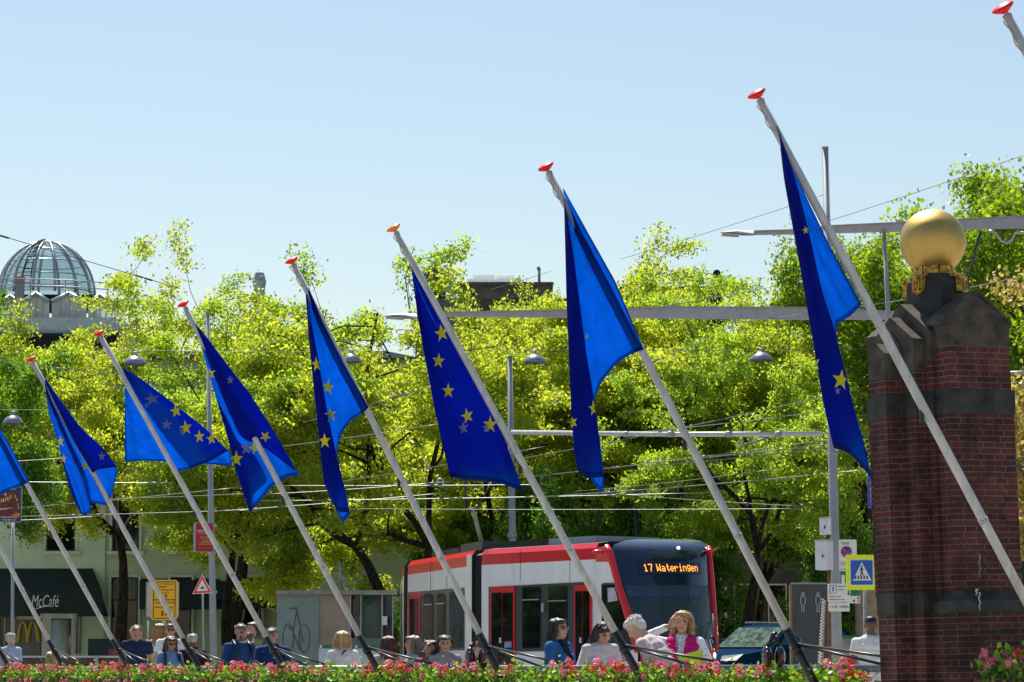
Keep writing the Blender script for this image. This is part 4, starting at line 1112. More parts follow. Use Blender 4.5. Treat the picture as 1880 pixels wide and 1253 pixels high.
# nose side panel between the body and the front, with the cab window
side_pts = [[at(1094, y, 0.1 + 60.95 + 0) for y in (0,)]]
ys = [1004, 1014, 1032, 1060, 1100, 1150, 1196, 1245]
lx = [1094] * 8; rx = [1112, 1116, 1122, 1131, 1143, 1158, 1171, 1171]; rz = [60.6, 60.5, 60.42, 60.3, 60.1, 59.85, 59.65, 59.8]
vs = []; n = len(ys)
for i, y in enumerate(ys):
    a = onplane(lx[i], y, P1, Pn1) + Pn1 * .004; b = at(rx[i], y, rz[i])
    vs += [a.lerp(b, q / 4) for q in range(5)]
mb = MB(); mb.add(vs, [(i * 5 + j, i * 5 + j + 1, (i + 1) * 5 + j + 1, (i + 1) * 5 + j) for i in range(n - 1) for j in range(4)], 0)
for f in range(len(mb.f)): mb.m[f] = 1 if f // 4 < 2 else 0
nose = mb.build('nose_side', [M['tramwhite'], M['tramred']], TR)
def nose_pt(x, y, off=.02):
    for i in range(n - 1):
        if ys[i] <= y <= ys[i + 1]:
            t = (y - ys[i]) / (ys[i + 1] - ys[i]); a = (onplane(1094, y, P1, Pn1)); xr_ = rx[i] + (rx[i + 1] - rx[i]) * t; z_ = rz[i] + (rz[i + 1] - rz[i]) * t
            b = at(xr_, y, z_); q = (x - 1094) / (xr_ - 1094); return a.lerp(b, q) + Pn1 * off
cw = MB().prism([nose_pt(x, y, .03) for x, y in ((1106, 1073), (1110, 1071), (1134, 1071), (1158, 1160), (1162, 1194), (1128, 1196), (1107, 1150))], -Pn1 * .02).build('cab_window', M['black'], TR)
MB().prism([nose_pt(x, y, .045) for x, y in ((1109, 1076), (1131, 1074), (1153, 1152), (1120, 1168), (1110, 1148))], -Pn1 * .01).build('pane', M['darkglass'], cw)
MB().prism([nose_pt(x, y, .055) for x, y in ((1119, 1080), (1132, 1079), (1138, 1103), (1120, 1106))], -Pn1 * .005).build('poster', mat('pale_paper', (.55, .55, .62), .6), cw)
# indicator pods at the roof corners, headlights, roof lamp
MB().ell(at(1098, 1014, 60.5), (.14, .1, .06), 12).build('indicator_pod', M['tramred'], TR)
MB().ell(at(1303, 1012, 62.0), (.1, .1, .06), 12).build('indicator_pod', M['tramred'], TR)
MB().ell(frow(1007, .62) + fdir * .02, (.04, .04, .04), 10).build('roof_lamp', M['lamp'], TR)
hl = MB().ell(at(1308, 1180, 61.3), (.1, .12, .16), 12).build('lamp_cluster', M['black'], TR)
MB().ell(at(1308, 1193, 61.22), (.05, .04, .05), 10).build('indicator', M['amber'], hl)
MB().ell(at(1310, 1203, 61.2), (.06, .04, .07), 10).build('headlight', M['lamp'], hl)
MB().ell(at(1306, 1179, 61.16), (.05, .03, .06), 10).build('lens', M['zinc'], hl)
MB().prism([nose_pt(x, y, .06) for x, y in ((1136, 1204), (1156, 1202), (1157, 1214), (1138, 1215))], -Pn1 * .01).build('number_badge', M['tramred'], TR)
text('5023', .12, M['white'], nose_pt(1147, 1208.5, .066), (nose_pt(1156, 1208) - nose_pt(1138, 1208)), UZ, TR)
# dot matrix destination
G5 = {'1': ['00100', '01100', '00100', '00100', '00100', '00100', '01110'], '7': ['11111', '00001', '00010', '00010', '00100', '00100', '00100'], 'W': ['10001', '10001', '10001', '10101', '10101', '11011', '10001'],
      'a': ['00000', '00000', '01110', '00001', '01111', '10001', '01111'], 't': ['00100', '00100', '01110', '00100', '00100', '00101', '00010'], 'e': ['00000', '00000', '01110', '10001', '11111', '10000', '01110'],
      'r': ['00000', '00000', '10110', '11001', '10000', '10000', '10000'], 'i': ['00100', '00000', '01100', '00100', '00100', '00100', '01110'], 'n': ['00000', '00000', '11110', '10001', '10001', '10001', '10001'],
      'g': ['00000', '01111', '10001', '10001', '01111', '00001', '01110'], ' ': ['000'] * 7}
g = MB(); cx = 0; tot = sum(len(G5[c][0]) + 1 for c in '17 Wateringen') - 1
pl = MB(); NQ = 10
top_ = [frow(1032, .18 + .66 * i / NQ) + fdir * .015 for i in range(NQ + 1)]; bot_ = [frow(1055, .18 + .66 * i / NQ) + fdir * .015 for i in range(NQ + 1)]
pl.add(top_ + bot_, [(i, i + 1, NQ + 2 + i, NQ + 1 + i) for i in range(NQ)])
pl_o = pl.build('display', mat('display_board', (.012, .022, .06), .3), disp)
for c in '17 Wateringen':
    for j, rw in enumerate(G5[c]):
        for i, b in enumerate(rw):
            if b == '1':
                q0 = .225 + .57 * (cx + i) / tot; q1 = .225 + .57 * (cx + i + .85) / tot; y0 = 1036.5 + j * 1.95; y1 = y0 + 1.6
                g.quad(frow(y1, q0) + fdir * .025, frow(y1, q1) + fdir * .025, frow(y0, q1) + fdir * .025, frow(y0, q0) + fdir * .025)
    cx += len(G5[c][0]) + 1
g.build('destination_text', M['led'], pl_o)
# cabin interior, sun blind, driver desk, wiper
g = MB()
for q0, q1, ya, yb, m, o_ in ((.06, .8, 1073, 1094, 0, -.12),):
    g.quad(frow(yb, q0) + fdir * o_, frow(yb, q1) + fdir * o_, frow(ya, q1) + fdir * o_, frow(ya, q0) + fdir * o_)
g.build('sun_blind', mat('blind', (.12, .2, .32), .7), TR)
g = MB(); w_ = -n1_; c = E1 + w_ * 1.25
g.box((c.x, c.y, 1.05) , (2.2, .3, 1.5), 0, math.atan2(w_.y, w_.x)); g.build('dashboard', M['black'], TR)
g = MB(); g.tube([frow(1170, .86) + fdir * .05, frow(1150, .92) + fdir * .06, frow(1128, .93) + fdir * .06], .015, 6); g.tube([frow(1172, .75) + fdir * .05, frow(1134, .95) + fdir * .07], .012, 6); g.build('wiper', M['steel'], TR)
mirror = MB(); mirror.tube([nose_pt(1124, 1165, .05), nose_pt(1136, 1158, .25), nose_pt(1152, 1172, .3)], .014, 6); mirror.build('mirror_arm', M['zinc'], TR)
# roof equipment
def roofbox(P, d, n, s0, s1, w0, w1, h0, h1, name, m):
    a = P + d * s0; b = P + d * s1; w = -n
    q = [a + w * w0, b + w * w0, b + w * w1, a + w * w1]
    return MB().hexa([p + Vector((0, 0, ztop + h0)) for p in q], [p + Vector((0, 0, ztop + h1)) for p in q]).build(name, m, TR)
roofbox(A1, d1, n1_, 1.0, 2.9, .3, 2.1, .05, .2, 'roof_unit', mat('roof_grey', (.3, .36, .42), .5, var=.1)); roofbox(A1, d1, n1_, 3.1, 5.1, .35, 2.1, .05, .2, 'roof_unit', M['black'])
roofbox(A2, d2, n2_, .2, 2.6, .3, 2.1, .05, .26, 'roof_unit', M['tramgrey']); roofbox(A2, d2, n2_, 3.2, 6.5, .4, 2.0, .05, .22, 'roof_unit', M['black'])
# pantograph
pb_ = at(886, 1002, 66.5)
g = MB(); g.tube([pb_, at(868, 936, 66.3)], .05, 8); g.build('pantograph_arm', mat('pantograph', (.45, .36, .3), .5), TR)
g = MB(); g.tube([at(853, 936, 66.3), at(882, 934, 66.3)], .03, 6); g.tube([at(855, 935, 66.3), at(854, 878, 66.2)], .025, 6); g.tube([at(874, 935, 66.3), at(903, 886, 66.2)], .025, 6); g.tube([at(845, 880, 65.6), at(912, 885, 66.8)], .03, 6)
g.build('pantograph_head', M['wired'], TR)
MB().tube([pb_, pb_ + Vector((.3, .4, -.3))], .08, 8).build('pantograph_base', M['black'], TR)
# ---------------------------------------------------------------- masts, arms, lamps
def mast(x0, y0, x1, y1, Z, w0, w1, label, name='mast', extra=None, m='steel', cat='mast'):
    """standing tube seen from (x0, y0) at its top to (x1, y1) low down; runs on to the ground"""
    t, b = at(x0, y0, Z), at(x1, y1, Z); d = (b - t).normalized(); g = t + d * ((t.z + .1) / -d.z)
    root = empty(name, g, label, cat)
    k = Z / F / 2; L_ = (g - t).length; lb = (b - t).length
    rb = w1 * k; 
    ps = [g, b, t]; rs = [rb, rb, w0 * k]
    MB().tube(ps, rs, 14).build('shaft', M[m], root)
    MB().tube([t, t + Vector((0, 0, .03))], w0 * k * 1.1, 14).build('top_cap', M[m], root)
    return root
mL = mast(381, 575, 392, 1190, 58, 7, 13, 'grey steel mast at the left carrying the red street banner')
MB().tube([at(391, 1085, 58), at(391, 1090, 58)], 7.5 / F * 58, 14).build('ring', M['steel'], mL)
mM = mast(936, 656, 941, 1000, 78, 9, 14, 'grey mast standing behind the tram roof in the middle')
MB().tube([at(940, 980, 78), at(940, 988, 78)], 9 / F * 78, 14).build('ring', M['steel'], mM)
mR = mast(1515, 273, 1537, 1200, 47, 12, 19, 'tallest grey mast carrying control boxes beside the yellow pedestrian sign')
for y in (832, 870, 1100): MB().tube([at(1515 + 22 * (y - 273) / 927, y, 47), at(1515 + 22 * (y - 273) / 927, y + 2.5, 47)], 10.5 / F * 47, 14).build('ring', M['zinc'], mR)
mB = mast(1167, 858, 1169, 1000, 84, 7, 9, 'black post among the trees above the tram cab', 'post', m='black', cat='post')
mG = mast(1623, 424, 1634, 640, 52, 7, 10, 'thin grey post between the two lighting beams left of the golden ball', 'post', cat='post')
def beam(pts, label, Z, tip, cat='lighting beam'):
    root = empty('lighting_beam', at(pts[-1][0], pts[-1][1], Z), label, cat)
    mb = MB()
    for (a, b) in zip(pts, pts[1:]):
        p = [at(a[0], a[1], Z), at(b[0], b[1], Z), at(b[0], b[2], Z), at(a[0], a[2], Z)]
        mb.prism(p, (0, .16, 0))
    mb.build('beam', mat('beam_paint', (.36, .36, .42), .5, var=.1), root)
    mb = MB()
    for (a, b) in zip(pts, pts[1:]):
        mb.prism([at(a[0], a[1] - .8, Z - .06), at(b[0], b[1] - .8, Z - .06), at(b[0], b[1] + 1, Z - .06), at(a[0], a[1] + 1, Z - .06)], (0, .28, 0))
    mb.build('top_flange', M['steel'], root)
    x, y = tip
    hd = MB().hexa([at(x, y, Z), at(x + 30, y - 2.5, Z - .1), at(x + 62, y + 2, Z - .1), at(x + 62, y + 6, Z - .1), at(x + 40, y + 6, Z - .1)],
                   [at(x, y + 1, Z + .2), at(x + 30, y - 4.5, Z + .28), at(x + 62, y - 4, Z + .28), at(x + 62, y + 5, Z + .28), at(x + 40, y + 5, Z + .28)]).build('lamp_head', M['zinc'], root)
    MB().prism([at(x + 4, y + 1.5, Z - .08), at(x + 36, y + 3, Z - .08), at(x + 36, y + 5, Z - .08), at(x + 4, y + 2.5, Z - .08)], (0, .3, 0)).build('lens', mat('lamp_lens', (.55, .5, .4), .2), hd)
    return root
bU = beam([(1385, 424, 430), (1450, 422, 429), (1531, 414, 427), (1700, 406, 422), (1900, 395, 417)], 'upper grey lighting beam passing behind the golden ball', 52, (1322, 427))
bL = beam([(765, 575, 580), (830, 573, 581), (1040, 569, 582), (1250, 563, 584), (1480, 565, 586), (1642, 572, 586)], 'lower long grey lighting beam reaching left across the trees', 52.4, (704, 580))
# hanging crumpled cable under the upper beam
def cable(pts, r=.02, n=24, Z=52):
    P = [at(*p, Z) for p in pts]; q = [Vector(p) for p in P]
    return q
# pendant lamps on cross wires
def pendant(x, y, Z, w_, label):
    k = Z / F; c = at(x, y, Z); root = empty('pendant_lamp', c, label, 'street lamp', 'grey pendant lamps on cross wires')
    r = w_ / 2 * k
    MB().lathe([(r * .99, -.5 * k), (r, 0), (r * .98, 1.5 * k), (r * .86, 6 * k), (r * .6, 11 * k), (r * .3, 14 * k), (r * .22, 15 * k), (0, 15 * k)], c, n=24).build('shade', M['lampgrey'], root)
    MB().lathe([(r * .95, -.4 * k), (r * .7, -3 * k), (0, -4 * k)], c, n=24).build('glass_bowl', M['windglass'], root)
    MB().tube([c + Vector((0, 0, 14 * k)), c + Vector((0, 0, 21 * k))], 3 * k, 10).tube([c + Vector((-9 * k, 0, 21.5 * k)), c + Vector((9 * k, 0, 21.5 * k))], 1.2 * k, 6).build('hanger', M['zinc'], root)
M['lampgrey'] = mat('lamp_grey', (.26, .27, .33), .35, metal=.4, var=.1)
pendant(248, 668, 62, 44, 'grey pendant lamp above the flag spread to both sides')
pendant(24, 777, 62, 38, 'grey pendant lamp at the left edge against the dark tree')
pendant(646, 664, 62, 36, 'grey pendant lamp beside the flag with four stars')
pendant(982, 665, 62, 42, 'grey pendant lamp left of the wide bright flag')
pendant(1398, 661, 62, 42, 'grey pendant lamp left of the pillar above the car')
# tubular catenary bracket
BRK = empty('catenary_bracket', at(1518, 798, 50), 'pale tubular bracket arm reaching left from the tall mast over the tram', 'bracket')
MB().tube([at(940, 794, 56), at(1240, 798, 53), at(1508, 797, 50)], .05, 10).build('arm', M['pole'], BRK)
MB().tube([at(1366, 818, 51.6), at(1412, 803, 51.2)], .025, 8).build('strut', M['wirel'], BRK)
MB().tube([at(1362, 803, 51.7), at(1363, 812, 51.7), at(1358, 820, 51.7), at(1352, 823, 51.7)], .014, 6).build('hook', M['zinc'], BRK)
for x in (1150, 1231, 1338, 1430):
    MB().tube([at(x - 4, 797.5, 53.9 - (x - 1150) * .011), at(x + 4, 797.5, 53.8 - (x - 1150) * .011)], .062, 10).build('clamp', M['steel'], BRK)
# ---------------------------------------------------------------- overhead wires
def wire(x0, y0, x1, y1, Z0, Z1, m, label, sag=3, r=.011, beads=()):
    a, b = at(x0, y0, Z0), at(x1, y1, Z1); pts = []
    for i in range(13):
        q = i / 12; p = a.lerp(b, q); p.z -= sag * (Z0 + Z1) / 2 / F * 4 * q * (1 - q); pts.append(p)
    mb = MB().tube(pts, r * .68, 5)
    for q in beads:
        i = min(11, int(q * 12)); p = pts[i].lerp(pts[i + 1], q * 12 - i); d = (b - a).normalized()
        mb.tube([p - d * .16, p + d * .12], r * 1.6, 6)
    thing('overhead_wire', mb, M[m], label, 'wire', 'overhead tram wires', a)
wire(-30, 424, 330, 530, 60, 66, 'wired', 'dark wire running down right from the left edge past the glass dome', 0, .014, (.1, .78, .83))
wire(1140, 476, 1512, 358, 64, 50, 'wire', 'thin wire rising to the upper part of the tall mast', 2, .009)
wire(1525, 405, 1900, 278, 50, 42, 'wire', 'thin wire rising right from the tall mast across the sky', 2, .009)
wire(1540, 478, 1700, 415, 50, 47, 'wire', 'thin wire rising right below the upper lighting beam', 2, .009, (.6,))
wire(900, 532, 1012, 498, 70, 66, 'wire', 'short wire crossing the stone parapet left of the wide bright flag', 1, .009)
wire(1120, 578, 1425, 525, 60, 54, 'wirel', 'pale wire crossing the lower lighting beam right of the wide bright flag', 2, .012)
wire(1340, 594, 1700, 545, 54, 47, 'wirel', 'pale wire rising behind the right flag towards the golden ball', 2, .012)
wire(1780, 528, 1900, 502, 46, 44, 'wirel', 'pale wire right of the pedestal of the golden ball', 1, .012)
wire(160, 640, 700, 645, 62, 62, 'wired', 'thin dark cross wire holding the lamps on the left', 4, .008)
wire(860, 640, 1600, 640, 62, 62, 'wired', 'thin dark cross wire holding the lamps on the right', 4, .008)
wire(-30, 752, 120, 752, 62, 62, 'wired', 'thin dark cross wire holding the leftmost lamp', 1, .008)
wire(-20, 660, 240, 690, 58, 60, 'wirel', 'pale wire crossing the dark tree at the left below the dome', 2, .011, (.5,))
wire(560, 775, 800, 706, 58, 56, 'wirel', 'pale wire rising left of the dark blue flag', 3, .011, (.45, .78))
wire(1080, 708, 1300, 622, 56, 54, 'wirel', 'pale wire rising right of the wide bright flag under the beam', 3, .011, (.6,))
wire(500, 822, 810, 778, 58, 56, 'wirel', 'pale wire crossing behind the four-star flag at half height', 2, .011)
wire(600, 888, 1000, 820, 58, 54, 'wirel', 'pale wire running behind the lower edge of the dark blue flag', 3, .011)
wire(960, 842, 1560, 718, 57, 48, 'wirel', 'pale wire rising to the right just above the bracket arm', 4, .012)
wire(1180, 793, 1560, 748, 54, 48, 'wirel', 'pale wire rising right towards the right flag above the bracket', 3, .012)
wire(930, 880, 1570, 800, 56, 48, 'wirel', 'pale wire passing under the bracket arm', 4, .012, (.35, .6))
wire(1180, 850, 1600, 806, 54, 47, 'wirel', 'paler double wire below the bracket arm on the right, upper strand', 3, .013)
wire(1180, 857, 1600, 812, 54, 47, 'wirel', 'paler double wire below the bracket arm on the right, lower strand', 3, .013)
wire(1000, 912, 1600, 862, 56, 48, 'wirel', 'bright wire running from the tram roof up to the pillar', 3, .014, (.22, .3))
wire(1060, 902, 1420, 862, 55, 50, 'wirel', 'thin pale wire just above the bright wire over the cab', 3, .01)
wire(1130, 907, 1480, 930, 55, 50, 'wirel', 'thin wire falling to the right above the tram cab', 2, .01, (.7,))
wire(-30, 884, 320, 887, 60, 60, 'wirel', 'bright thick wire across the folded flag at the left', 1, .015, (.9,))
wire(-30, 850, 160, 838, 60, 60, 'wirel', 'thin wire at the left behind the folded flag', 1, .01)
wire(-30, 938, 440, 895, 60, 58, 'wirel', 'pale wire rising slowly from the left edge below the bright thick wire', 2, .011)
wire(-30, 950, 480, 936, 60, 58, 'wirel', 'pale wire across the cafe upper windows', 1, .012, (.33, .42))
wire(-30, 958, 180, 948, 60, 60, 'wirel', 'lowest pale wire at the left over the cafe facade', 1, .012)
wire(200, 916, 470, 906, 60, 58, 'wirel', 'thin pale wire right of the folded flag above the window', 1, .012)
wire(380, 940, 820, 905, 58, 57, 'wirel', 'pale wire crossing the four-star flag near its tip', 2, .012)
wire(500, 892, 1010, 890, 58, 56, 'wirel', 'pale wire level with the lower tip of the dark blue flag', 1, .012, (.6,))
wire(480, 920, 1300, 905, 58, 55, 'wirel', 'contact wire above the pantograph', 2, .013, (.45, .62, .8))
wire(480, 908, 830, 884, 58, 57, 'wirel', 'pale wire left of the pantograph rising to a ring clamp', 2, .012, (.9,))
wire(600, 934, 1500, 934, 62, 56, 'wire', 'dim level wire behind the pantograph arms', 2, .009)
MBr = MB(); c = at(808, 886, 57); k = 57 / F
thing('wire_ring', MBr.tube([c + Vector((6 * k * math.cos(q * .3927), 0, 7 * k * math.sin(q * .3927))) for q in range(17)], .018, 6, caps=False), M['zinc'], 'round wire clamp ring left of the dark blue flag tip', 'wire clamp')
thing('wire_hook', MB().tube([at(780, 842, 57), at(783, 852, 57), at(789, 860, 57), at(793, 862, 57)], .014, 6), M['zinc'], 'small curved steel hook hanging left of the dark blue flag', 'hook')
thing('drooping_cable', MB().tube([at(1815, 424, 51.8), at(1828, 428, 51.8), at(1838, 442, 51.8), at(1848, 447, 51.8), at(1858, 440, 51.8), at(1864, 428, 51.8), at(1905, 427, 51.8)], .03, 6), M['zinc'], 'crumpled grey cable drooping under the upper beam right of the ball', 'cable')
thing('cable', MB().tube([at(1802, 424, 51.8), at(1793, 450, 51.8), at(1787, 480, 51.8), at(1777, 515, 51.8), at(1774, 545, 51.8)], .025, 6), M['wired'], 'dark cable dropping behind the right side of the golden ball', 'cable')
thing('drop_wire', MB().tube([at(1466, 512, 53), at(1452, 580, 53), at(1448, 640, 53), at(1455, 700, 53)], .008, 5), M['wired'], 'thin dark wire hanging down left of the right flag', 'wire')
MB_ = MB().tube([at(1840, 686, 40), at(1900, 684, 40)], .03, 8)
thing('horizontal_pipe', MB_, M['zinc'], 'short pale pipe at the right edge behind the brick pillar', 'pipe')

# ---------------------------------------------------------------- signs
M['signwhite'] = mat('sign_face_white', (.78, .78, .76), .45, var=.05)
M['signblack'] = mat('sign_black', (.015, .015, .015), .5)
M['signblue'] = mat('sign_blue', (.01, .1, .5), .4, var=.05)
M['fluo'] = mat('fluorescent_yellow', (.75, .9, .01), .45, var=.03)
M['banner'] = mat('banner_red', (.36, .005, .02), .5, var=.12)
M['bluegreen'] = mat('sign_green', (.02, .22, .1), .5)
M['amberpaint'] = mat('gold_print', (.75, .38, .03), .5)
def plate(parent, name, x0, x1, y0, y1, Z, m, th=.03, r=0):
    a, b = at(x0, y1, Z), at(x1, y0, Z); ym = (y0 + y1) / 2; a.x = at(x0, ym, Z).x; b.x = at(x1, ym, Z).x; w_, h = b.x - a.x, b.z - a.z
    if r:
        k = r * Z / F; pts = []
        for cx, cz, a0 in ((b.x - k, b.z - k, 0), (a.x + k, b.z - k, 90), (a.x + k, a.z + k, 180), (b.x - k, a.z + k, 270)):
            for q in (0, 30, 60, 90): t = R(a0 + q); pts.append(Vector((cx + k * math.cos(t), Z, cz + k * math.sin(t))))
    else: pts = [Vector((a.x, Z, a.z)), Vector((b.x, Z, a.z)), Vector((b.x, Z, b.z)), Vector((a.x, Z, b.z))]
    return MB().prism(pts, (0, th, 0)).build(name, m, parent)
def flatpoly(parent, name, pts, Z, m, th=.004):
    return MB().prism([at(x, y, Z) for x, y in pts], (0, th, 0)).build(name, m, parent)
def stext(parent, body, x, y, hpx, Z, m, wpx=None, align='CENTER'):
    k = Z / F; return text(body, hpx * k * 1.35, m, at(x, y, Z), RX, UZ, parent, 'lettering', align, ext=.001, width=wpx * k if wpx else None)
def post(parent, x, y0, Z, wpx, m='zinc', x1=None):
    a = at(x, y0, Z); g = Vector((at(x1 or x, 1200, Z).x, Z, -.05)); MB().tube([g, a], wpx / 2 * Z / F, 10).build('post', M[m], parent)
# yellow detour sign
Z = 56
SG = empty('road_sign', at(302, 1200, Z), 'yellow detour sign with black lettering and arrows left of the red warning triangle', 'road sign'); 
post(SG, 301, 1140, Z + .05, 5)
pl = plate(SG, 'plate', 278, 325, 1065, 1139, Z, M['yellow'], .03, 4)
z2 = Z - .008
for r_ in ((281, 322, 1068, 1069.3), (281, 322, 1135, 1136.3), (281, 282.2, 1069, 1136), (320.8, 322, 1069, 1136), (281, 322, 1101, 1102.5)): plate(pl, 'border_line', *r_, z2, M['signblack'], .004)
for tx, y, w_ in (('Centrum (Hofpoort)', 1072.5, 34), ('Koningskade', 1077.5, 22), ('Station Haring plein', 1083.3, 34), ('en ring stad', 1088.8, 26), ('Hofplaats Binnenhof', 1107, 36), ('Paleisstraat wandeling', 1115.5, 33)):
    stext(pl, tx, 283 + w_ / 2 + 1, y, 3.2, z2, M['signblack'], w_)
flatpoly(pl, 'arrow', [(303.8, 1099), (303.8, 1095), (301.5, 1096), (304.6, 1091.5), (307.6, 1096), (305.4, 1095), (305.4, 1099)], z2, M['signblack'])
flatpoly(pl, 'arrow', [(302, 1127.4), (305, 1127.4), (304.6, 1125), (308, 1128), (304.6, 1131), (305, 1128.8), (302, 1128.8)], z2, M['signblack'])
wk = MB(); 
wk.tube([at(298, 1124.3, z2), at(297.8, 1127.5, z2)], .011, 6).tube([at(297.8, 1127.5, z2), at(296.3, 1131, z2)], .009, 5).tube([at(297.8, 1127.5, z2), at(299.5, 1131, z2)], .009, 5).tube([at(298, 1125, z2), at(299.6, 1127, z2)], .008, 5)
wk.ell(at(298.2, 1122.9, z2), (.014, .008, .014), 8); wk.build('walking_symbol', M['signblack'], pl)
GP = empty('sign_back', at(270, 1200, 57), 'grey back of a tall narrow panel behind the yellow detour sign', 'panel')
plate(GP, 'panel', 268, 328, 1069, 1133, 57, M['zinc'], .05); plate(GP, 'edge', 266.5, 268, 1068, 1134, 56.98, M['black'], .08); post(GP, 272, 1140, 57.05, 3)
# speed bump triangle
Z = 54
SG = empty('road_sign', at(372, 1200, Z), 'white and red triangular speed bump warning sign beside the left mast', 'road sign'); post(SG, 372, 1089, Z + .05, 3.5, x1=378)
tri = flatpoly(SG, 'plate', [(353, 1091), (390, 1089.5), (371, 1055)], Z, M['signwhite'], .03)
flatpoly(tri, 'red_border', [(354.5, 1090), (388.5, 1088.6), (371, 1057)], Z - .006, M['tramred'], .005)
flatpoly(tri, 'white_field', [(360.5, 1085.6), (382.5, 1084.7), (371.2, 1064)], Z - .012, M['signwhite'], .005)
flatpoly(tri, 'bump_symbol', [(366, 1081.4), (369, 1079.6), (371.5, 1076.5), (374.2, 1079.4), (378.5, 1081)], Z - .018, M['signblack'], .005)
# red banner
Z = 57.6
BN = empty('street_banner', at(375, 1200, Z), 'red street banner with gold lettering on the left grey mast', 'banner'); BN.location = at(390, 990, Z)
plate(BN, 'frame', 355, 392, 960, 1014, Z, M['steel'], .08); pl = plate(BN, 'sheet', 359.5, 391, 961, 1013, Z - .008, M['banner'], .008)
z2 = Z - .014
stext(pl, 'WESTLAND', 375, 975.5, 4, z2, M['signwhite'], 27); stext(pl, 'C E N T', 374, 980, 2.4, z2, M['signwhite'], 20)
stext(pl, 'KOM', 377, 988, 6.5, z2, M['amberpaint'], 17); stext(pl, 'LANDSE', 376.5, 998.5, 6.5, z2, M['amberpaint'], 24); stext(pl, 'terug met', 377, 993.6, 2.6, z2, M['signwhite'], 12); stext(pl, 'zomer  strand', 376, 1006.5, 2, z2, M['amberpaint'], 22)
for y in (966, 1006): MB().tube([at(385, y, Z + .1), at(396, y, Z + .3)], .03, 6).build('clamp', M['zinc'], BN)
# theatre poster at the left edge
Z = 55
PO = empty('poster_board', at(10, 1200, Z), 'dark blue poster of a lit arcaded building cut by the left edge', 'poster'); PO.location = at(10, 1200, Z); PO.location.z = 0
plate(PO, 'frame', -28, 39.5, 894, 959, Z, M['steel'], .06); pl = plate(PO, 'sheet', -27, 38.2, 895, 958, Z - .006, mat('poster_blue', (.004, .025, .1), .35), .006); z2 = Z - .012
flatpoly(pl, 'building_picture', [(-26, 948), (-26, 920), (2, 914), (20, 904), (27, 904), (29, 908), (32, 905), (33, 918), (36, 928), (36, 948)], z2, mat('poster_red', (.16, .02, .012), .4, var=.5, scale=14), .003)
glow = mat('poster_gold', (.8, .45, .12), .4, var=.3, scale=20)
for x, y in ((3, 919), (6.5, 918), (10.5, 916.5), (14.5, 915), (19.5, 912)): plate(pl, 'lit_arch', x - 1.2, x + 1.2, y - 3, y + 4, z2 - .004, glow, .003)
for x, y in ((28, 912), (31, 917), (33, 926), (34, 932)): plate(pl, 'lit_window', x - .8, x + .8, y - 2, y + 3, z2 - .004, glow, .003)
flatpoly(pl, 'light_band', [(-26, 937), (10, 933), (24, 932.4), (10, 935.6), (-26, 940)], z2 - .004, mat('poster_pale', (.7, .5, .42), .4), .003)
flatpoly(pl, 'light_pool', [(20, 946), (30, 941), (37, 943), (34, 950), (28, 953)], z2 - .004, mat('poster_orange', (.75, .22, .05), .4, var=.4, scale=20), .003)
MB().ell(at(10, 908, z2), (.028, .004, .028), 12).build('lit_globe', glow, pl)
stext(pl, 'restaurant', 22.5, 898, 2.6, z2, M['signwhite'], 14); stext(pl, 'LOOSDUINEN', 12, 950, 3, z2, M['signwhite'], 24); stext(pl, '070 - 744 88 30', 9, 955, 3, z2, M['signwhite'], 38)
post(PO, 24, 960, Z + .1, 6, 'steel')
# pedestrian crossing sign
Z = 40
SG = empty('road_sign', at(1582, 1200, Z), 'fluorescent yellow square with blue pedestrian crossing sign left of the pillar', 'road sign'); SG.location.z = 0
pl = plate(SG, 'yellow_plate', 1553.5, 1611, 1019, 1083.5, Z, M['fluo'], .03, 2)
plate(pl, 'white_edge', 1560.5, 1603.5, 1027.5, 1075.5, Z - .005, M['signwhite'], .004, 2); bl = plate(pl, 'blue_field', 1562, 1602.2, 1029, 1074, Z - .01, M['signblue'], .004, 1.5)
flatpoly(bl, 'white_triangle', [(1566, 1066.3), (1600, 1066), (1582, 1032)], Z - .015, M['signwhite'], .004); z2 = Z - .02
for i in range(5): x = 1569.5 + i * 5.6; flatpoly(bl, 'stripe', [(x - 1.3 + i * .1, 1063.6), (x + 2.0, 1063.6), (x + 1.9 + (2 - i) * .55, 1057.5), (x - .2 + (2 - i) * .55, 1057.5)], z2, M['signblack'])
wk = MB(); k = Z / F
wk.ell(at(1581.8, 1040.3, z2), (1.5 * k, .004, 1.6 * k), 10)
for (a, b, r_) in (((1581.6, 1042.5), (1582, 1049.5), 1.3), ((1582, 1049), (1580, 1057.5), .8), ((1582, 1049), (1585.2, 1057.5), .8), ((1581.4, 1043), (1578.4, 1047.5), .55), ((1581.8, 1043), (1585.3, 1046.8), .55)):
    wk.tube([at(*a, z2), at(*b, z2)], r_ * k, 6)
wk.build('walking_figure', M['signblack'], bl)
post(SG, 1587, 1019, Z + .06, 6, 'zinc', x1=1587)
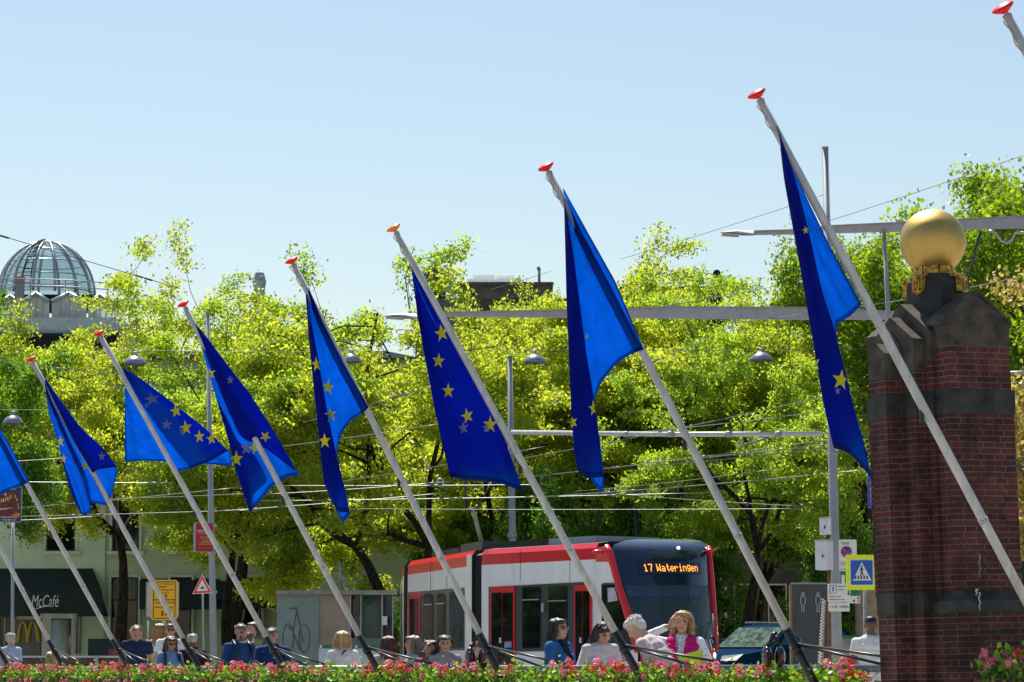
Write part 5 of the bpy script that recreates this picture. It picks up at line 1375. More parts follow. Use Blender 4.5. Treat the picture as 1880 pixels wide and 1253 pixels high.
# zone sign on the mast
Z = 46.4
SG = empty('road_sign', at(1556, 1200, Z), 'white no parking zone sign half hidden behind the yellow pedestrian sign', 'road sign'); SG.location = at(1548, 1050, Z)
pl = plate(SG, 'plate', 1541, 1573, 991, 1049, Z, M['signwhite'], .03, 3); z2 = Z - .006
stext(pl, 'ZONE', 1552.5, 998.5, 4.3, z2, M['signblack'], 14)
for r_, m_, dz in ((10.3, 'tramred', .006), (8.2, 'signblue', .011)):
    kk = Z / F; c = at(1554, 1013.5, Z - dz); MB().lathe([(0, 0), (r_ * kk, 0), (r_ * kk, .004), (0, .004)], c, (0, 1, 0), n=28).build('disc', M[m_], pl)
flatpoly(pl, 'red_bar', [(1547.2, 1009), (1549, 1007), (1561, 1018), (1559.2, 1020)], Z - .017, M['tramred'])
for y in (1033, 1037): plate(pl, 'small_line', 1543, 1556, y, y + .8, z2, M['signblack'], .003)
stext(pl, 'za zo', 1549, 1045.5, 2.8, z2, M['signblack'], 11)
gs = plate(SG, 'green_sign', 1543, 1578, 1049.5, 1094, Z + .02, M['bluegreen'], .02); plate(gs, 'white_patch', 1545, 1551, 1056, 1072, Z + .014, M['signwhite'], .004)
gs = plate(SG, 'arrow_sign', 1556, 1579, 1094.5, 1108, Z + .02, M['signwhite'], .02); MB().ell(at(1568, 1103.5, Z + .01), (.018, .006, .018), 10).build('dot', M['signblack'], gs)
flatpoly(gs, 'arrow', [(1575.5, 1096), (1578, 1098.5), (1576.4, 1098.5), (1576.4, 1100.5), (1575, 1100.5), (1575, 1098.5), (1573.6, 1098.5)], Z + .012, M['signblack'])
flatpoly(gs, 'arrow', [(1573.5, 1105.5), (1577, 1101.8), (1577.6, 1104.6)], Z + .012, M['signblack'])
# white parking signs
Z = 45.6
SG = empty('road_sign', at(1540, 1200, Z), 'two white parking signs with handwritten hours low on the tall mast', 'road sign'); SG.location = at(1540, 1100, Z)
pl = plate(SG, 'upper_plate', 1520, 1561, 1072, 1106, Z, M['signwhite'], .03, 1.5); z2 = Z - .006
bl = plate(pl, 'blue_symbol', 1523, 1536, 1074.5, 1090, z2, mat('pale_blue', (.12, .35, .65), .5), .004); plate(bl, 'white_inset', 1525, 1534.5, 1076, 1088.5, z2 - .006, M['signwhite'], .004)
wk = MB(); wk.ell(at(1529.6, 1079.5, z2 - .012), (.014, .004, .014), 8); wk.tube([at(1529.6, 1081.5, z2 - .012), at(1529.6, 1086, z2 - .012)], .01, 6); wk.build('person_symbol', M['signblack'], bl)
stext(pl, 'uitgezonderd', 1546, 1077, 2.4, z2, M['signblack'], 15); stext(pl, 'vrachten', 1543.5, 1083, 2.4, z2, M['signblack'], 11); stext(pl, 'Wegsleep', 1528, 1095.5, 2.6, z2, M['tramred'], 11); stext(pl, 'zone', 1540, 1095.5, 2.6, z2, M['signblack'], 8); stext(pl, 'uitsluitend taxi', 1537, 1101, 2.6, z2, M['signblack'], 28)
flatpoly(pl, 'down_arrow', [(1556.8, 1076), (1558.6, 1076), (1558.6, 1090), (1560, 1090), (1557.7, 1094), (1555.4, 1090), (1556.8, 1090)], z2, M['signblack'])
pl = plate(SG, 'lower_plate', 1521.5, 1560, 1107, 1123, Z, M['signwhite'], .03, 1.5); stext(pl, '11.30 - 6.00 h', 1541, 1114.5, 5, z2, M['signblack'], 33)
# electrical boxes on the mast
for (x0, x1, y0, y1, lb) in ((1498, 1530.5, 994.5, 1046.5, 'large pale grey control box on the tall mast'), (1506, 1527, 953, 981.5, 'small pale grey control box higher on the tall mast')):
    Z = 46.2; root = empty('control_box', at((x0 + x1) / 2, (y0 + y1) / 2, Z), lb, 'control box')
    a, b = at(x0, y1, Z), at(x1, y0, Z); xs = x0 + (x1 - x0) * .54; c = at(xs, y0, Z)
    MB().hexa([Vector((a.x, Z + .1, a.z)), Vector((c.x, Z - .1, a.z)), Vector((b.x, Z + .1, a.z)), Vector((c.x, Z + .35, a.z))], [Vector((a.x, Z + .1, b.z)), Vector((c.x, Z - .1, b.z)), Vector((b.x, Z + .1, b.z)), Vector((c.x, Z + .35, b.z))]).build('case', M['boxgrey'] if 'boxgrey' in M else M.setdefault('boxgrey', mat('box_grey', (.62, .65, .7), .45, var=.08)), root)
    MB().ell(at(x0 + (x1 - x0) * .37, (y0 + y1) / 2 + 1, Z - .04), (.012, .03, .03), 8).build('lock', M['signblack'], root)
    MB().prism([Vector((a.x - .01, Z + .1, b.z)), Vector((c.x, Z - .12, b.z)), Vector((b.x + .01, Z + .1, b.z)), Vector((c.x, Z + .36, b.z))], (0, 0, .03)).build('lid', M['zinc'], root)
thing('cable_duct', MB().tube([at(1522.5, 1047, 46.3), at(1521.5, 1075, 46.3), at(1524, 1230, 46.3)], .03, 8).tube([at(1522, 982, 46.3), at(1519, 994, 46.3)], .03, 8), mat('rusty', (.2, .1, .06), .8, var=.4, scale=12), 'rusty cable duct running between the control boxes and the ground', 'cable duct')
# blue orange banner right by the pillar
Z = 50; BN = empty('street_banner', at(1598, 905, Z), 'blue and orange vertical banner peeking out left of the brick pillar', 'banner')
pl = plate(BN, 'sheet', 1593, 1626, 868, 934, Z, M['signblue'], .02); plate(pl, 'orange_block', 1597.5, 1626, 906, 915, Z - .005, mat('banner_orange', (.75, .15, .06), .5), .004); plate(pl, 'violet_block', 1597.5, 1626, 915, 928, Z - .005, mat('banner_violet', (.25, .1, .4), .5), .004)
for y in (886, 898): plate(pl, 'letter_bar', 1597.5, 1600, y - 3, y + 4, Z - .005, M['amberpaint'], .004)
# toilet panel with outline figures, tan column
Z = 62; TP = empty('toilet_panel', at(1488, 1200, Z), 'dark grey panel with two outlined figures behind the parked car', 'panel'); TP.location.z = 0
pl = plate(TP, 'panel', 1455, 1526, 1072, 1232, Z, mat('panel_grey', (.07, .08, .085), .5, var=.15), .12); plate(TP, 'top_rail', 1453, 1528, 1070, 1073, Z - .03, M['steel'], .2); plate(TP, 'wood_edge', 1451, 1455, 1074, 1232, Z - .02, mat('tan_wood', (.35, .2, .08), .7), .2)
for x in (1474, 1502):
    k = Z / F; z2 = Z - .01; g = MB()
    ring = [at(x + 2.3 * math.cos(q * .5236), 1091 + 2.5 * math.sin(q * .5236), z2) for q in range(13)]; g.tube(ring, .008, 5, caps=False)
    out_ = [(-1.5, 1094.5), (-4, 1097), (-4, 1108), (-2, 1109), (-2, 1124), (2, 1124), (2, 1109), (4, 1108), (4, 1097), (1.5, 1094.5), (-1.5, 1094.5)]
    g.tube([at(x + a, b, z2) for a, b in out_], .008, 5, caps=False); g.build('figure_outline', M['white'], pl)
CLm = thing('tan_column', MB().lathe([(.36, 0), (.34, .3), (.34, at(1600, 1090, 66).z), (.4, at(1600, 1088, 66).z), (.4, at(1600, 1080, 66).z), (0, at(1600, 1078, 66).z)], Vector((at(1597, 1200, 66).x, 66, 0)), n=24), mat('tan_stone', (.42, .33, .24), .8, var=.15), 'tan round column below the yellow pedestrian sign', 'column')
wb = MB().prism([at(1504, 1232, 48), at(1511, 1232, 48), at(1516, 1104, 48), at(1510, 1104, 48)], (0, .05, 0))
LB = empty('leaning_board', at(1507, 1232, 48), 'leaning tan board with looped white cord right of the parked car', 'board'); wb.build('board', mat('pale_wood', (.45, .33, .22), .7, var=.25, scale=5), LB)
g = MB(); g.tube([at(1504 + .065 * (1225 - y) + 2.5 * math.sin(y * 1.1), y, 47.95 + .05 * math.cos(y * 1.1)) for y in np.linspace(1225, 1100, 130)], .012, 5); g.build('cord', M['white'], LB)

# ---------------------------------------------------------------- kiosk behind the people, fences
Z = 76; KI = empty('kiosk', at(615, 1200, Z), 'grey-green street kiosk with a scratched bicycle drawing, tan panel and glass bay', 'kiosk'); KI.location.z = 0
MB_ = MB(); fbox(MB_, 508, 585, 1092, 1262, Z, 2.2); kb = MB_.build('cabinet', mat('kiosk_green', (.27, .35, .33), .5, var=.12, scale=1.5), KI)
fbox(MB(), 585, 642, 1093, 1262, Z + .05, 2.1).build('tan_panel', mat('kiosk_tan', (.42, .32, .24), .4, var=.2, scale=1), KI)
g = MB(); fbox(g, 506, 727, 1084, 1092, Z - .25, 2.7); g.build('roof', mat('kiosk_roof', (.38, .35, .3), .7, var=.25, scale=4), KI)
g = MB(); fbox(g, 642, 722, 1095, 1172, Z + .9, .03); g.build('rear_glass', M['windglass'], KI)
for x in (642, 661, 700, 720): fbox(MB(), x, x + 2, 1092, 1262, Z + .05, .12).build('upright', M['zinc'], KI)
fbox(MB(), 642, 722, 1172, 1262, Z + .1, .06).build('lower_panel', mat('kiosk_low', (.2, .24, .24), .5), KI)
fbox(MB(), 701, 711, 1132, 1148, Z + .04, .02).build('notice', M['signwhite'], KI)
fbox(MB(), 648, 660, 1100, 1130, Z + .5, .3).build('display_case', M['darkglass'], KI)
g = MB(); z2 = Z - .012
for cx in (529, 559):
    g.tube([at(cx + 9.5 * math.cos(q * .27), 1172 + 26 * math.sin(q * .27), z2) for q in range(25)], .014, 5, caps=False)
g.tube([at(529, 1150, z2), at(538, 1160, z2), at(549, 1190, z2), at(559, 1200, z2)], .014, 5).tube([at(538, 1160, z2), at(545, 1120, z2)], .014, 5).tube([at(532, 1118, z2), at(546, 1117, z2)], .02, 5).tube([at(545, 1120, z2), at(556, 1178, z2)], .014, 5)
g.build('bicycle_drawing', mat('scratch', (.14, .17, .16), .6), kb)
thing('roof_tripod', MB().tube([at(622, 1030, 78), at(626, 1060, 78), at(629, 1086, 78)], .03, 6).tube([at(626, 1060, 78), at(612, 1080, 78)], .02, 5).tube([at(626, 1060, 78), at(646, 1084, 78)], .02, 5), M['zinc'], 'thin metal tripod standing on the kiosk roof', 'tripod')
Z = 66; FE = empty('barrier_fence', at(640, 1200, Z), 'grey barrier fence with green signs in front of the kiosk', 'barrier'); FE.location.z = 0
for (x0, x1) in ((585, 612), (650, 700)):
    fbox(MB(), x0, x1, 1191, 1262, Z, .04).build('panel', M['boxgrey'], FE); pl = fbox(MB(), x0, x1, 1184, 1191, Z - .01, .05).build('green_strip', M['bluegreen'], FE)
    fbox(MB(), x0 + 2, x0 + 6, 1185, 1190, Z - .018, .005).build('white_mark', M['signwhite'], pl)
Z = 70; TF = empty('terrace_fence', at(150, 1200, Z), 'brown slatted terrace fence with pale top below the golden letter', 'fence'); TF.location.z = 0
g = MB()
for x in range(36, 282, 6): fbox(g, x, x + 5, 1208, 1262, Z, .05)
g.build('slats', mat('terrace_wood', (.2, .1, .06), .75, var=.3, scale=3, stretch=(4, 4, .6)), TF); fbox(MB(), 30, 286, 1204.5, 1208, Z - .05, .2).build('top_rail', M['boxgrey'], TF)
for x in (174, 226): fbox(MB(), x, x + 6, 1204, 1262, Z - .08, .1).build('post', M['zinc'], TF)
Z = 82; fb = MB(); fbox(fb, 161, 215, 1173, 1262, Z, .5); thing('dark_cabinet', fb, M['frame'], 'low black cabinet under the cafe window right of the metal cylinder', 'cabinet')
fb = MB(); fbox(fb, 199, 233, 1192, 1205, 74, .3); thing('flower_trough', fb, mat('terracotta', (.3, .08, .04), .8), 'small red-brown trough below the cafe window', 'trough')
Z = 62; GF = empty('barrier_fence', at(1560, 1200, Z), 'green topped grey barrier right of the leaning board', 'barrier'); GF.location.z = 0
fbox(MB(), 1505, 1590, 1172, 1262, Z + 2, .04).build('panel', mat('barrier_grey', (.4, .38, .34), .5), GF); fbox(MB(), 1505, 1590, 1167, 1172, Z + 1.98, .06).build('green_strip', M['bluegreen'], GF)

# ---------------------------------------------------------------- parked car
Z = 66; CP = at(1412, 1200, Z); CP.z = .2
CAR = empty('parked_car', CP, 'dark blue parked car with bright windscreen right of the tram', 'car'); yaw = R(43); CAR.scale = (1.06, 1.06, 1.1); CAR.rotation_euler.z = yaw
def cb(name, mb, m, parent=None): o = link(name, mb.mesh(name, m)); o.parent = parent or CAR; return o
M['carpaint'] = mat('car_paint', (.008, .03, .075), .6, var=.05, spec=0)
# profile along the length (x: nose at -2.1), z; half width changes with height
prof = [(-2.1, .35), (-2.14, .62), (-2.05, .86), (-1.85, .98), (-.95, 1.08), (-.9, 1.09), (-.22, 1.56), (.1, 1.63), (1.3, 1.62), (1.85, 1.5), (2.12, 1.1), (2.16, .7), (2.1, .35)]
cs = MB(); hw = lambda z: .92 if z < 1.0 else .92 - (z - 1.0) * .36
Lr = [Vector((x, -hw(z), z)) for x, z in prof]; Rr = [Vector((x, hw(z), z)) for x, z in prof]; n = len(prof)
cs.add(Lr + Rr, [(i, i + 1, n + i + 1, n + i) for i in range(n - 1)], 0, False); cs.poly(Lr); cs.poly(Rr[::-1]); cs.quad(Lr[0], Rr[0], Rr[-1], Lr[-1]); body = cb('body', cs, M['carpaint'])
def shift(p, k): return p + k
g = MB(); a, b, c, d = Vector((-.86, -.8, 1.125)), Vector((-.86, .8, 1.125)), Vector((-.26, .68, 1.55)), Vector((-.26, -.68, 1.55)); off = Vector((-.012, 0, .012)); g.prism([p + off for p in (a, b, c, d)], -off * .5); cb('windscreen', g, mat('car_windscreen', (.1, .16, .12), .12, var=.9, scale=7, spec=.06))  # mottled green base colour imitates trees mirrored in the glass
for s in (-1, 1):
    for pts in ([(-.72, 1.1), (-.14, 1.52), (.38, 1.56), (.38, 1.1)], [(.46, 1.1), (.46, 1.56), (1.2, 1.55), (1.3, 1.1)], [(1.4, 1.12), (1.3, 1.54), (1.72, 1.47), (1.85, 1.14)]):
        g = MB(); q = [Vector((x, s * (hw(z) + .006), z)) for x, z in pts]; g.prism(q, (0, s * .01, 0)); cb('side_window', g, M['darkglass'])
    for x in (-1.3, 1.35):
        wq = empty('wheel'); wq.parent = CAR; ctr = Vector((x, s * .8, .36))
        MB_ = MB().lathe([(.2, -.1), (.33, -.12), (.36, -.08), (.36, .08), (.33, .12), (.2, .1)], ctr, (0, 1, 0), n=24); o = link('tyre', MB_.mesh('tyre', M['rubber'])); o.parent = wq
        MB_ = MB().lathe([(0, s * .09), (.06, s * .1), (.2, s * .09), (.21, s * .06)], ctr, (0, 1, 0), n=10); o = link('rim', MB_.mesh('rim', M['zinc'])); o.parent = wq
        g = MB().lathe([(.36, s * .115), (.44, s * .125), (.44, s * .09)], ctr, (0, 1, 0), n=20); cb('wheel_arch', g, M['rubber'])
    g = MB().ell((-.62, s * 1.0, 1.14), (.07, .12, .08), 10); cb('side_mirror', g, M['carpaint'])
    g = MB().hexa([Vector((-2.06, s * .45, .86)), Vector((-2.06, s * .88, .86)), Vector((-1.9, s * .9, .98)), Vector((-2.02, s * .45, .93))], [Vector((-2.12, s * .45, .85)), Vector((-2.1, s * .9, .85)), Vector((-1.9, s * .935, .99)), Vector((-2.06, s * .45, .95))]); cb('headlight', g, mat('car_headlight', (.7, .75, .7), .1))
    g = MB().tube([(-.1, s * .62, 1.67), (1.4, s * .62, 1.67)], .025, 6); cb('roof_rail', g, M['zinc'])
g = MB(); g.box((-2.13, 0, .72), (.05, 1.1, .14)); g.box((-2.1, 0, .45), (.1, 1.5, .14)); cb('grille', g, M['black'])
g = MB(); g.box((-2.17, 0, .55), (.02, .5, .1)); cb('number_plate', g, M['yellow'])
# ---------------------------------------------------------------- bicycles parked in the background
def bicycle(x, Z, yaw, label):
    p = at(x, 1200, Z); p.z = 0; root = empty('bicycle', p, label, 'bicycle', 'parked bicycles'); root.rotation_euler.z = yaw
    def bb(name, mb, m): o = link(name, mb.mesh(name, m)); o.parent = root; return o
    for wx in (-.55, .55):
        wh = bb('wheel', MB().tube([Vector((wx + .34 * math.cos(q * .2618), 0, .36 + .34 * math.sin(q * .2618))) for q in range(25)], .018, 6, caps=False), M['rubber'])
        sp_ = MB()
        for q in range(8): sp_.tube([(wx, 0, .36), (wx + .33 * math.cos(q * .785), 0, .36 + .33 * math.sin(q * .785))], .004, 3)
        o = link('spokes', sp_.mesh('spokes', M['zinc'])); o.parent = wh
    fr = MB()
    for a, b in (((-.55, .36), (-.42, .98)), ((-.46, .8), (.02, .34)), ((.02, .34), (.2, .88)), ((-.45, .85), (.17, .8)), ((.2, .85), (.55, .36)), ((.02, .34), (.55, .36))): fr.tube([(a[0], 0, a[1]), (b[0], 0, b[1])], .018, 6)
    bb('frame', fr, M['black'])
    bb('handlebar', MB().tube([(-.3, -.26, 1.06), (-.42, -.1, 1.08), (-.42, .1, 1.08), (-.3, .26, 1.06)], .014, 6), M['zinc']); bb('saddle', MB().ell((.22, 0, .95), (.14, .08, .04), 10), M['rubber'])
    bb('carrier', MB().box((.55, 0, .76), (.4, .14, .02)).tube([(.55, 0, .36), (.7, 0, .75)], .01, 5), M['black'])
bicycle(1325, 71, .5, 'parked bicycle between the tram front and the tree trunk'); bicycle(1342, 72, .8, 'parked bicycle half behind the car bonnet')
bicycle(1555, 55, .2, 'parked bicycle right of the tall mast beside the tan column'); bicycle(1572, 52, -.4, 'parked bicycle in front of the tan column'); bicycle(1505, 57, .1, 'parked bicycle behind the rear of the car')
# ---------------------------------------------------------------- pairs of black ovals hung on the rail
M['ovalred'] = mat('dark_red_face', (.14, .012, .018), .4, var=.5, scale=30)
M['gloss'] = mat('gloss_black', (.008, .009, .011), .15, coat=.6)
def ovals(x, y, label):
    b, k_ = RLx(x); Zr = b.y - .35; k = Zr / F; root = empty('oval_pair', at(x, y, Zr), label, 'lamp pair')
    for dx in (-12.5, 11.5):
        c = at(x + dx, y, Zr); sh = MB().ell(c, (10 * k, .09, 20 * k), 16).build('shell', M['gloss'], root)
        MB().ell(c + Vector((-1 * k, -.06, -2 * k)), (4.5 * k, .05, 14 * k), 14).build('red_face', M['ovalred'], sh)
        MB().tube([c + Vector((0, 0, -12 * k)), Vector((c.x, c.y + .2, rail_z(c.y)))], .015, 6).build('stem', M['black'], root)
    MB().tube([at(x - 12, y - 19, Zr), at(x - 6, y - 26, Zr), at(x - 2, y - 40, Zr), at(x + 6, y - 44, Zr)], .022, 6).tube([at(x + 10, y - 19, Zr), at(x + 4, y - 30, Zr), at(x - 2, y - 40, Zr)], .018, 6).build('bracket', M['black'], root)
    MB().ell(at(x + 36, y - 35, Zr), (.1, .05, .04), 8, M=Matrix.Rotation(.6, 3, 'Y')).build('clamp', M['black'], root) if x > 1300 else None
ovals(1420.5, 1206, 'right pair of glossy black ovals with dark red faces in front of the car')
ovals(876, 1208, 'left pair of glossy black ovals with dark red faces in front of the tram joint')
# ---------------------------------------------------------------- people
def remesh(mb, voxel, smooth=3):
    me = bpy.data.meshes.new('tmp'); me.from_pydata(mb.v, [], mb.f); me.update()
    o = bpy.data.objects.new('tmp', me)
    r = o.modifiers.new('r', 'REMESH'); r.mode = 'VOXEL'; r.voxel_size = voxel; r.use_smooth_shade = True
    s = o.modifiers.new('s', 'SMOOTH'); s.factor = .5; s.iterations = smooth
    out = evaluated_mesh(o)
    bpy.data.objects.remove(o); bpy.data.meshes.remove(me); return out
def displace(me, f):
    n = len(me.vertices); co_a = np.empty(n * 3, np.float32); no_a = np.empty(n * 3, np.float32)
    me.vertices.foreach_get('co', co_a); me.vertex_normals.foreach_get('vector', no_a)
    co_a = co_a.reshape(-1, 3); k = np.array([f(Vector(c)) for c in co_a.tolist()], np.float32)
    co_a += no_a.reshape(-1, 3) * k[:, None]; me.vertices.foreach_set('co', co_a.reshape(-1)); me.update()
def skinmat(name, c): return mat(name, c, .55, var=.12, scale=9, spec=.35)
SK = dict(light=skinmat('skin_light', (.58, .33, .24)), tan=skinmat('skin_tan', (.45, .25, .17)), pale=skinmat('skin_pale', (.64, .4, .31)), dark=skinmat('skin_dark', (.16, .08, .05)))
M['eye'] = mat('eye', (.03, .02, .018), .2); M['lip'] = mat('lip', (.4, .12, .1), .5)
def hairmat(name, c, c2): return mat(name, c, .45, var=.3, scale=26, stretch=(1, 1, .14), bump=.7, col2=c2, spec=.6)
HR = dict(grey=hairmat('hair_grey', (.5, .48, .46), (.2, .19, .19)), white=hairmat('hair_white', (.72, .68, .62), (.4, .36, .32)), black=hairmat('hair_black', (.025, .02, .02), (.006, .005, .006)),
          brown=hairmat('hair_brown', (.12, .06, .03), (.03, .016, .01)), blonde=hairmat('hair_blonde', (.62, .42, .2), (.25, .14, .06)), auburn=hairmat('hair_auburn', (.14, .035, .02), (.035, .01, .008)),
          tan=hairmat('hair_tan', (.4, .24, .1), (.14, .07, .03)), salt=hairmat('hair_salt', (.16, .14, .13), (.03, .028, .03)), greybrown=hairmat('hair_greybrown', (.25, .19, .15), (.07, .05, .04)))
CL = {}
def cloth(name, c, **kw):
    if name not in CL: CL[name] = mat(name, c, .85, var=kw.pop('var', .14), scale=5, bump=.5, spec=.2, **kw)
    return CL[name]
def dotmat():
    m, nt, out = nodes('polka_dot_cotton'); L = nt.links.new
    p = N(nt, 'BsdfPrincipled', Roughness=.8); tc = N(nt, 'TexCoord'); v = N(nt, 'TexVoronoi', Scale=26); v.inputs['Randomness'].default_value = .35
    L(tc.outputs['Object'], v.inputs['Vector']); r = N(nt, 'ValToRGB'); r.color_ramp.interpolation = 'CONSTANT'
    r.color_ramp.elements[0].color = (.02, .03, .09, 1); r.color_ramp.elements[1].position = .2; r.color_ramp.elements[1].color = (.8, .8, .84, 1)
    L(v.outputs['Distance'], r.inputs[0]); L(r.outputs[0], p.inputs['Base Color']); L(p.outputs[0], out.inputs['Surface']); return m
def person(x, Z, top_y, yaw, label, hair=('short', 'brown'), skin='light', top=('navy', (.02, .04, .1)), sleeve='short', pants=('jeans', (.03, .05, .1)), L=None, Rr=None,
           lean=0, hp=0, hy=0, glasses=False, female=False, H=None, zfoot=0.0, topmat=None, tilt=0, vest=None, group='people behind the flower boxes', collar=None, beard=False, face=True, straps=False, inner=None):
    """yaw 0 faces the camera; L and Rr are (elbow, wrist) of the figure's left/right arm in body coordinates"""
    foot = at(x, 1200, Z); foot.z = zfoot
    ht = at(x, top_y, Z).z - zfoot
    s = (H or ht) / 1.76
    fy = .9 if female else 1.0
    Rl = Matrix.Rotation(lean, 3, 'X')
    def U(p):
        p = Vector(p)
        if p.z > .95: p = Rl @ (p - Vector((0, 0, .95))) + Vector((0, 0, .95))
        return p
    NB = Vector((0, .01, 1.5)); Rh = Matrix.Rotation(hy, 3, 'Z') @ Matrix.Rotation(hp, 3, 'X') @ Matrix.Rotation(tilt, 3, 'Y')
    HCn = Vector((0, -.012, .135))                         # head centre above the neck base
    def Hd(p): return U(NB + Rh @ (Vector(p) + HCn))
    Mh = Rl @ Rh
    b = MB()
    # trunk
    for z0, rx, ry, y in ((.93, .155, .11, .01), (1.0, .15, .108, .008), (1.08, .138, .098, .0), (1.18, .15, .108, .0), (1.28, .168 * fy, .118, .0), (1.36, .17 * fy, .11, .005), (1.43, .15 * fy, .08, .01)):
        b.ell(U((0, y, z0)), (rx, ry, .09), 14, M=Rl if z0 > .95 else None)
    b.tube([U((0, .012, 1.42)), U((0, .008, 1.5)), Hd((0, .012, -.07))], [.062, .054, .054], 10)
    if female:
        for sx in (-1, 1): b.ell(U((sx * .075, -.088, 1.27)), (.068, .06, .065), 10)
    # head
    b.ell(Hd((0, .014, .02)), (.075, .094, .095), 16, M=Mh); b.ell(Hd((0, -.03, -.055)), (.056, .058, .062), 12, M=Mh); b.ell(Hd((0, -.058, -.095)), (.03, .026, .022), 10, M=Mh)
    b.ell(Hd((0, -.092, -.022)), (.013, .022, .022), 8, M=Mh); b.ell(Hd((0, -.078, .008)), (.01, .018, .03), 8, M=Mh); b.ell(Hd((0, -.068, .028)), (.05, .02, .012), 10, M=Mh)
    for sx in (-1, 1): b.ell(Hd((sx * .076, .012, -.012)), (.011, .022, .032), 8, M=Mh); b.ell(Hd((sx * .038, -.05, -.035)), (.025, .03, .025), 8, M=Mh)
    # limbs
    sh = .175 * fy
    dl = ((.235, .03, 1.14), (.245, -.07, .9)); arms = {1: L or dl, -1: Rr or tuple((-p[0], p[1], p[2]) for p in dl)}
    wr = {}
    for sx in (1, -1):
        e, w_ = arms[sx]; S_ = U((sx * sh, .01, 1.415)); E = U(e); W_ = U(w_); wr[sx] = (E, W_)
        b.tube([S_, S_.lerp(E, .5), E], [.052, .047, .04], 10); b.ell(S_, (.056, .056, .056), 10); b.ell(E, (.041, .041, .041), 8); b.tube([E, E.lerp(W_, .35), W_], [.04, .041, .027], 10)
    for sx in (1, -1):
        b.tube([(sx * .085, .01, .93), (sx * .092, -.005, .5), (sx * .095, .015, .09)], [.088, .058, .04], 10); b.ell((sx * .092, -.005, .5), (.057, .058, .06), 8)
        b.ell((sx * .095, -.06, .045), (.045, .12, .042), 10)
    me = remesh(b, .0115, 3)
    me.materials.clear()
    for m in (SK[skin], M['eye'], M['lip'], HR[hair[1]] if hair[1] in HR else M['eye']): me.materials.append(m)
    # eyes, brows, mouth on the face itself
    inv = (Rl @ Rh).inverted(); hc = Hd((0, 0, 0))
    for p in me.polygons:
        q = inv @ (Vector(p.center) - hc)
        if q.y < -.05 and face:
            ax = abs(q.x)
            if abs(ax - .031) < .016 and abs(q.z - .009) < .008: p.material_index = 1
            elif abs(ax - .032) < .022 and abs(q.z - .03) < .006: p.material_index = 3
            elif ax < .026 and abs(q.z + .064) < .008: p.material_index = 2
            elif beard and (q.z < -.045 and (ax > .028 or q.z < -.078 or abs(q.z + .05) < .006)): p.material_index = 3
    # hands: palm, four fingers of different length, thumb from the side of the palm
    hb = MB()
    for sx in (1, -1):
        E, W_ = wr[sx]; d = (W_ - E).normalized(); side = d.cross(Vector((0, 1, 0)));
        if side.length < .2: side = d.cross(Vector((0, 0, 1)))
        side.normalize(); nn = d.cross(side); K = Matrix((side, d, nn)).transposed()
        pc = W_ + d * .045; hb.ell(pc, (.04, .055, .016), 10, M=K)
        for i, (o_, ln) in enumerate(((-.03, .062), (-.01, .076), (.01, .072), (.029, .055))):
            a = W_ + d * .08 + side * o_; bn = nn * (-.02)
            hb.tube([a, a + d * ln * .5 + side * o_ * .12 + bn * .5, a + d * ln * .92 + bn * 1.6 + side * o_ * .2], [.0095, .009, .007], 6)
        a = W_ + d * .03 - side * sx * .034; hb.tube([a, a + d * .03 - side * sx * .022, a + d * .058 - side * sx * .024 - nn * .012], [.012, .011, .008], 6)
    tmp = hb.mesh('hands', SK[skin])
    # join body and hands into one mesh
    nv = len(me.vertices); V = [v.co[:] for v in me.vertices] + [v.co[:] for v in tmp.vertices]
    Fs = [tuple(p.vertices) for p in me.polygons] + [tuple(nv + i for i in p.vertices) for p in tmp.polygons]
    mi = [p.material_index for p in me.polygons] + [0] * len(tmp.polygons)
    body = bpy.data.meshes.new('person'); body.from_pydata(V, [], Fs)
    for m in me.materials: body.materials.append(m)
    body.polygons.foreach_set('material_index', mi); body.polygons.foreach_set('use_smooth', [True] * len(Fs)); body.update()
    root = link('person', body); root.location = foot; root.rotation_euler.z = yaw; root.scale = (s * 1.1, s * 1.08, s); tag(root, label, 'person', group)
    def part(name, me_, m):
        me_.materials.clear()
        for q in (m if isinstance(m, list) else [m]): me_.materials.append(q)
        o = bpy.data.objects.new(name, me_); COL.objects.link(o); o.parent = root; return o
    # shirt
    t = MB(); g = .014
    for z0, rx, ry, y in ((.92, .165, .12, .01), (1.0, .158, .115, .008), (1.09, .15, .108, .0), (1.18, .156, .113, .0), (1.28, .168 * fy, .118, .0), (1.36, .17 * fy, .11, .005), (1.43, .152 * fy, .082, .01)):
        t.ell(U((0, y, z0)), (rx + g, ry + g, .09), 14, M=Rl if z0 > .95 else None)
    t.ell(U((0, .014, 1.475)), (.075, .066, .035), 12, M=Rl)
    if female:
        for sx in (-1, 1): t.ell(U((sx * .075, -.09, 1.27)), (.078, .07, .075), 10)
    if sleeve != 'none':
        for sx in (1, -1):
            E, W_ = wr[sx]; S_ = U((sx * sh, .01, 1.415)); t.ell(S_, (.07, .07, .068), 10)
            if sleeve == 'short': t.tube([S_, S_.lerp(E, .62)], [.067, .064], 10)
            else: t.tube([S_, S_.lerp(E, .5), E], [.067, .061, .056], 10); t.ell(E, (.056, .056, .056), 8); t.tube([E, E.lerp(W_, .9)], [.055, .041], 10)
    rs = random.Random(int(x))
    sme = remesh(t, .0135, 2)
    displace(sme, lambda q: .008 * noise.noise((q.x * 9 + x, q.y * 9, q.z * 6)) + .006 * noise.noise((q.x * 22, q.y * 22 + x, q.z * 14)))
    so_ = part('shirt', sme, [topmat or cloth(*top)] + ([cloth(*inner)] if inner else []))
    if inner:
        iv = Rl.inverted()
        for p in sme.polygons:
            q = p.center
            if q.y < -.03 and abs(q.x) < .045 + max(0, q.z - 1.25) * .2: p.material_index = 1
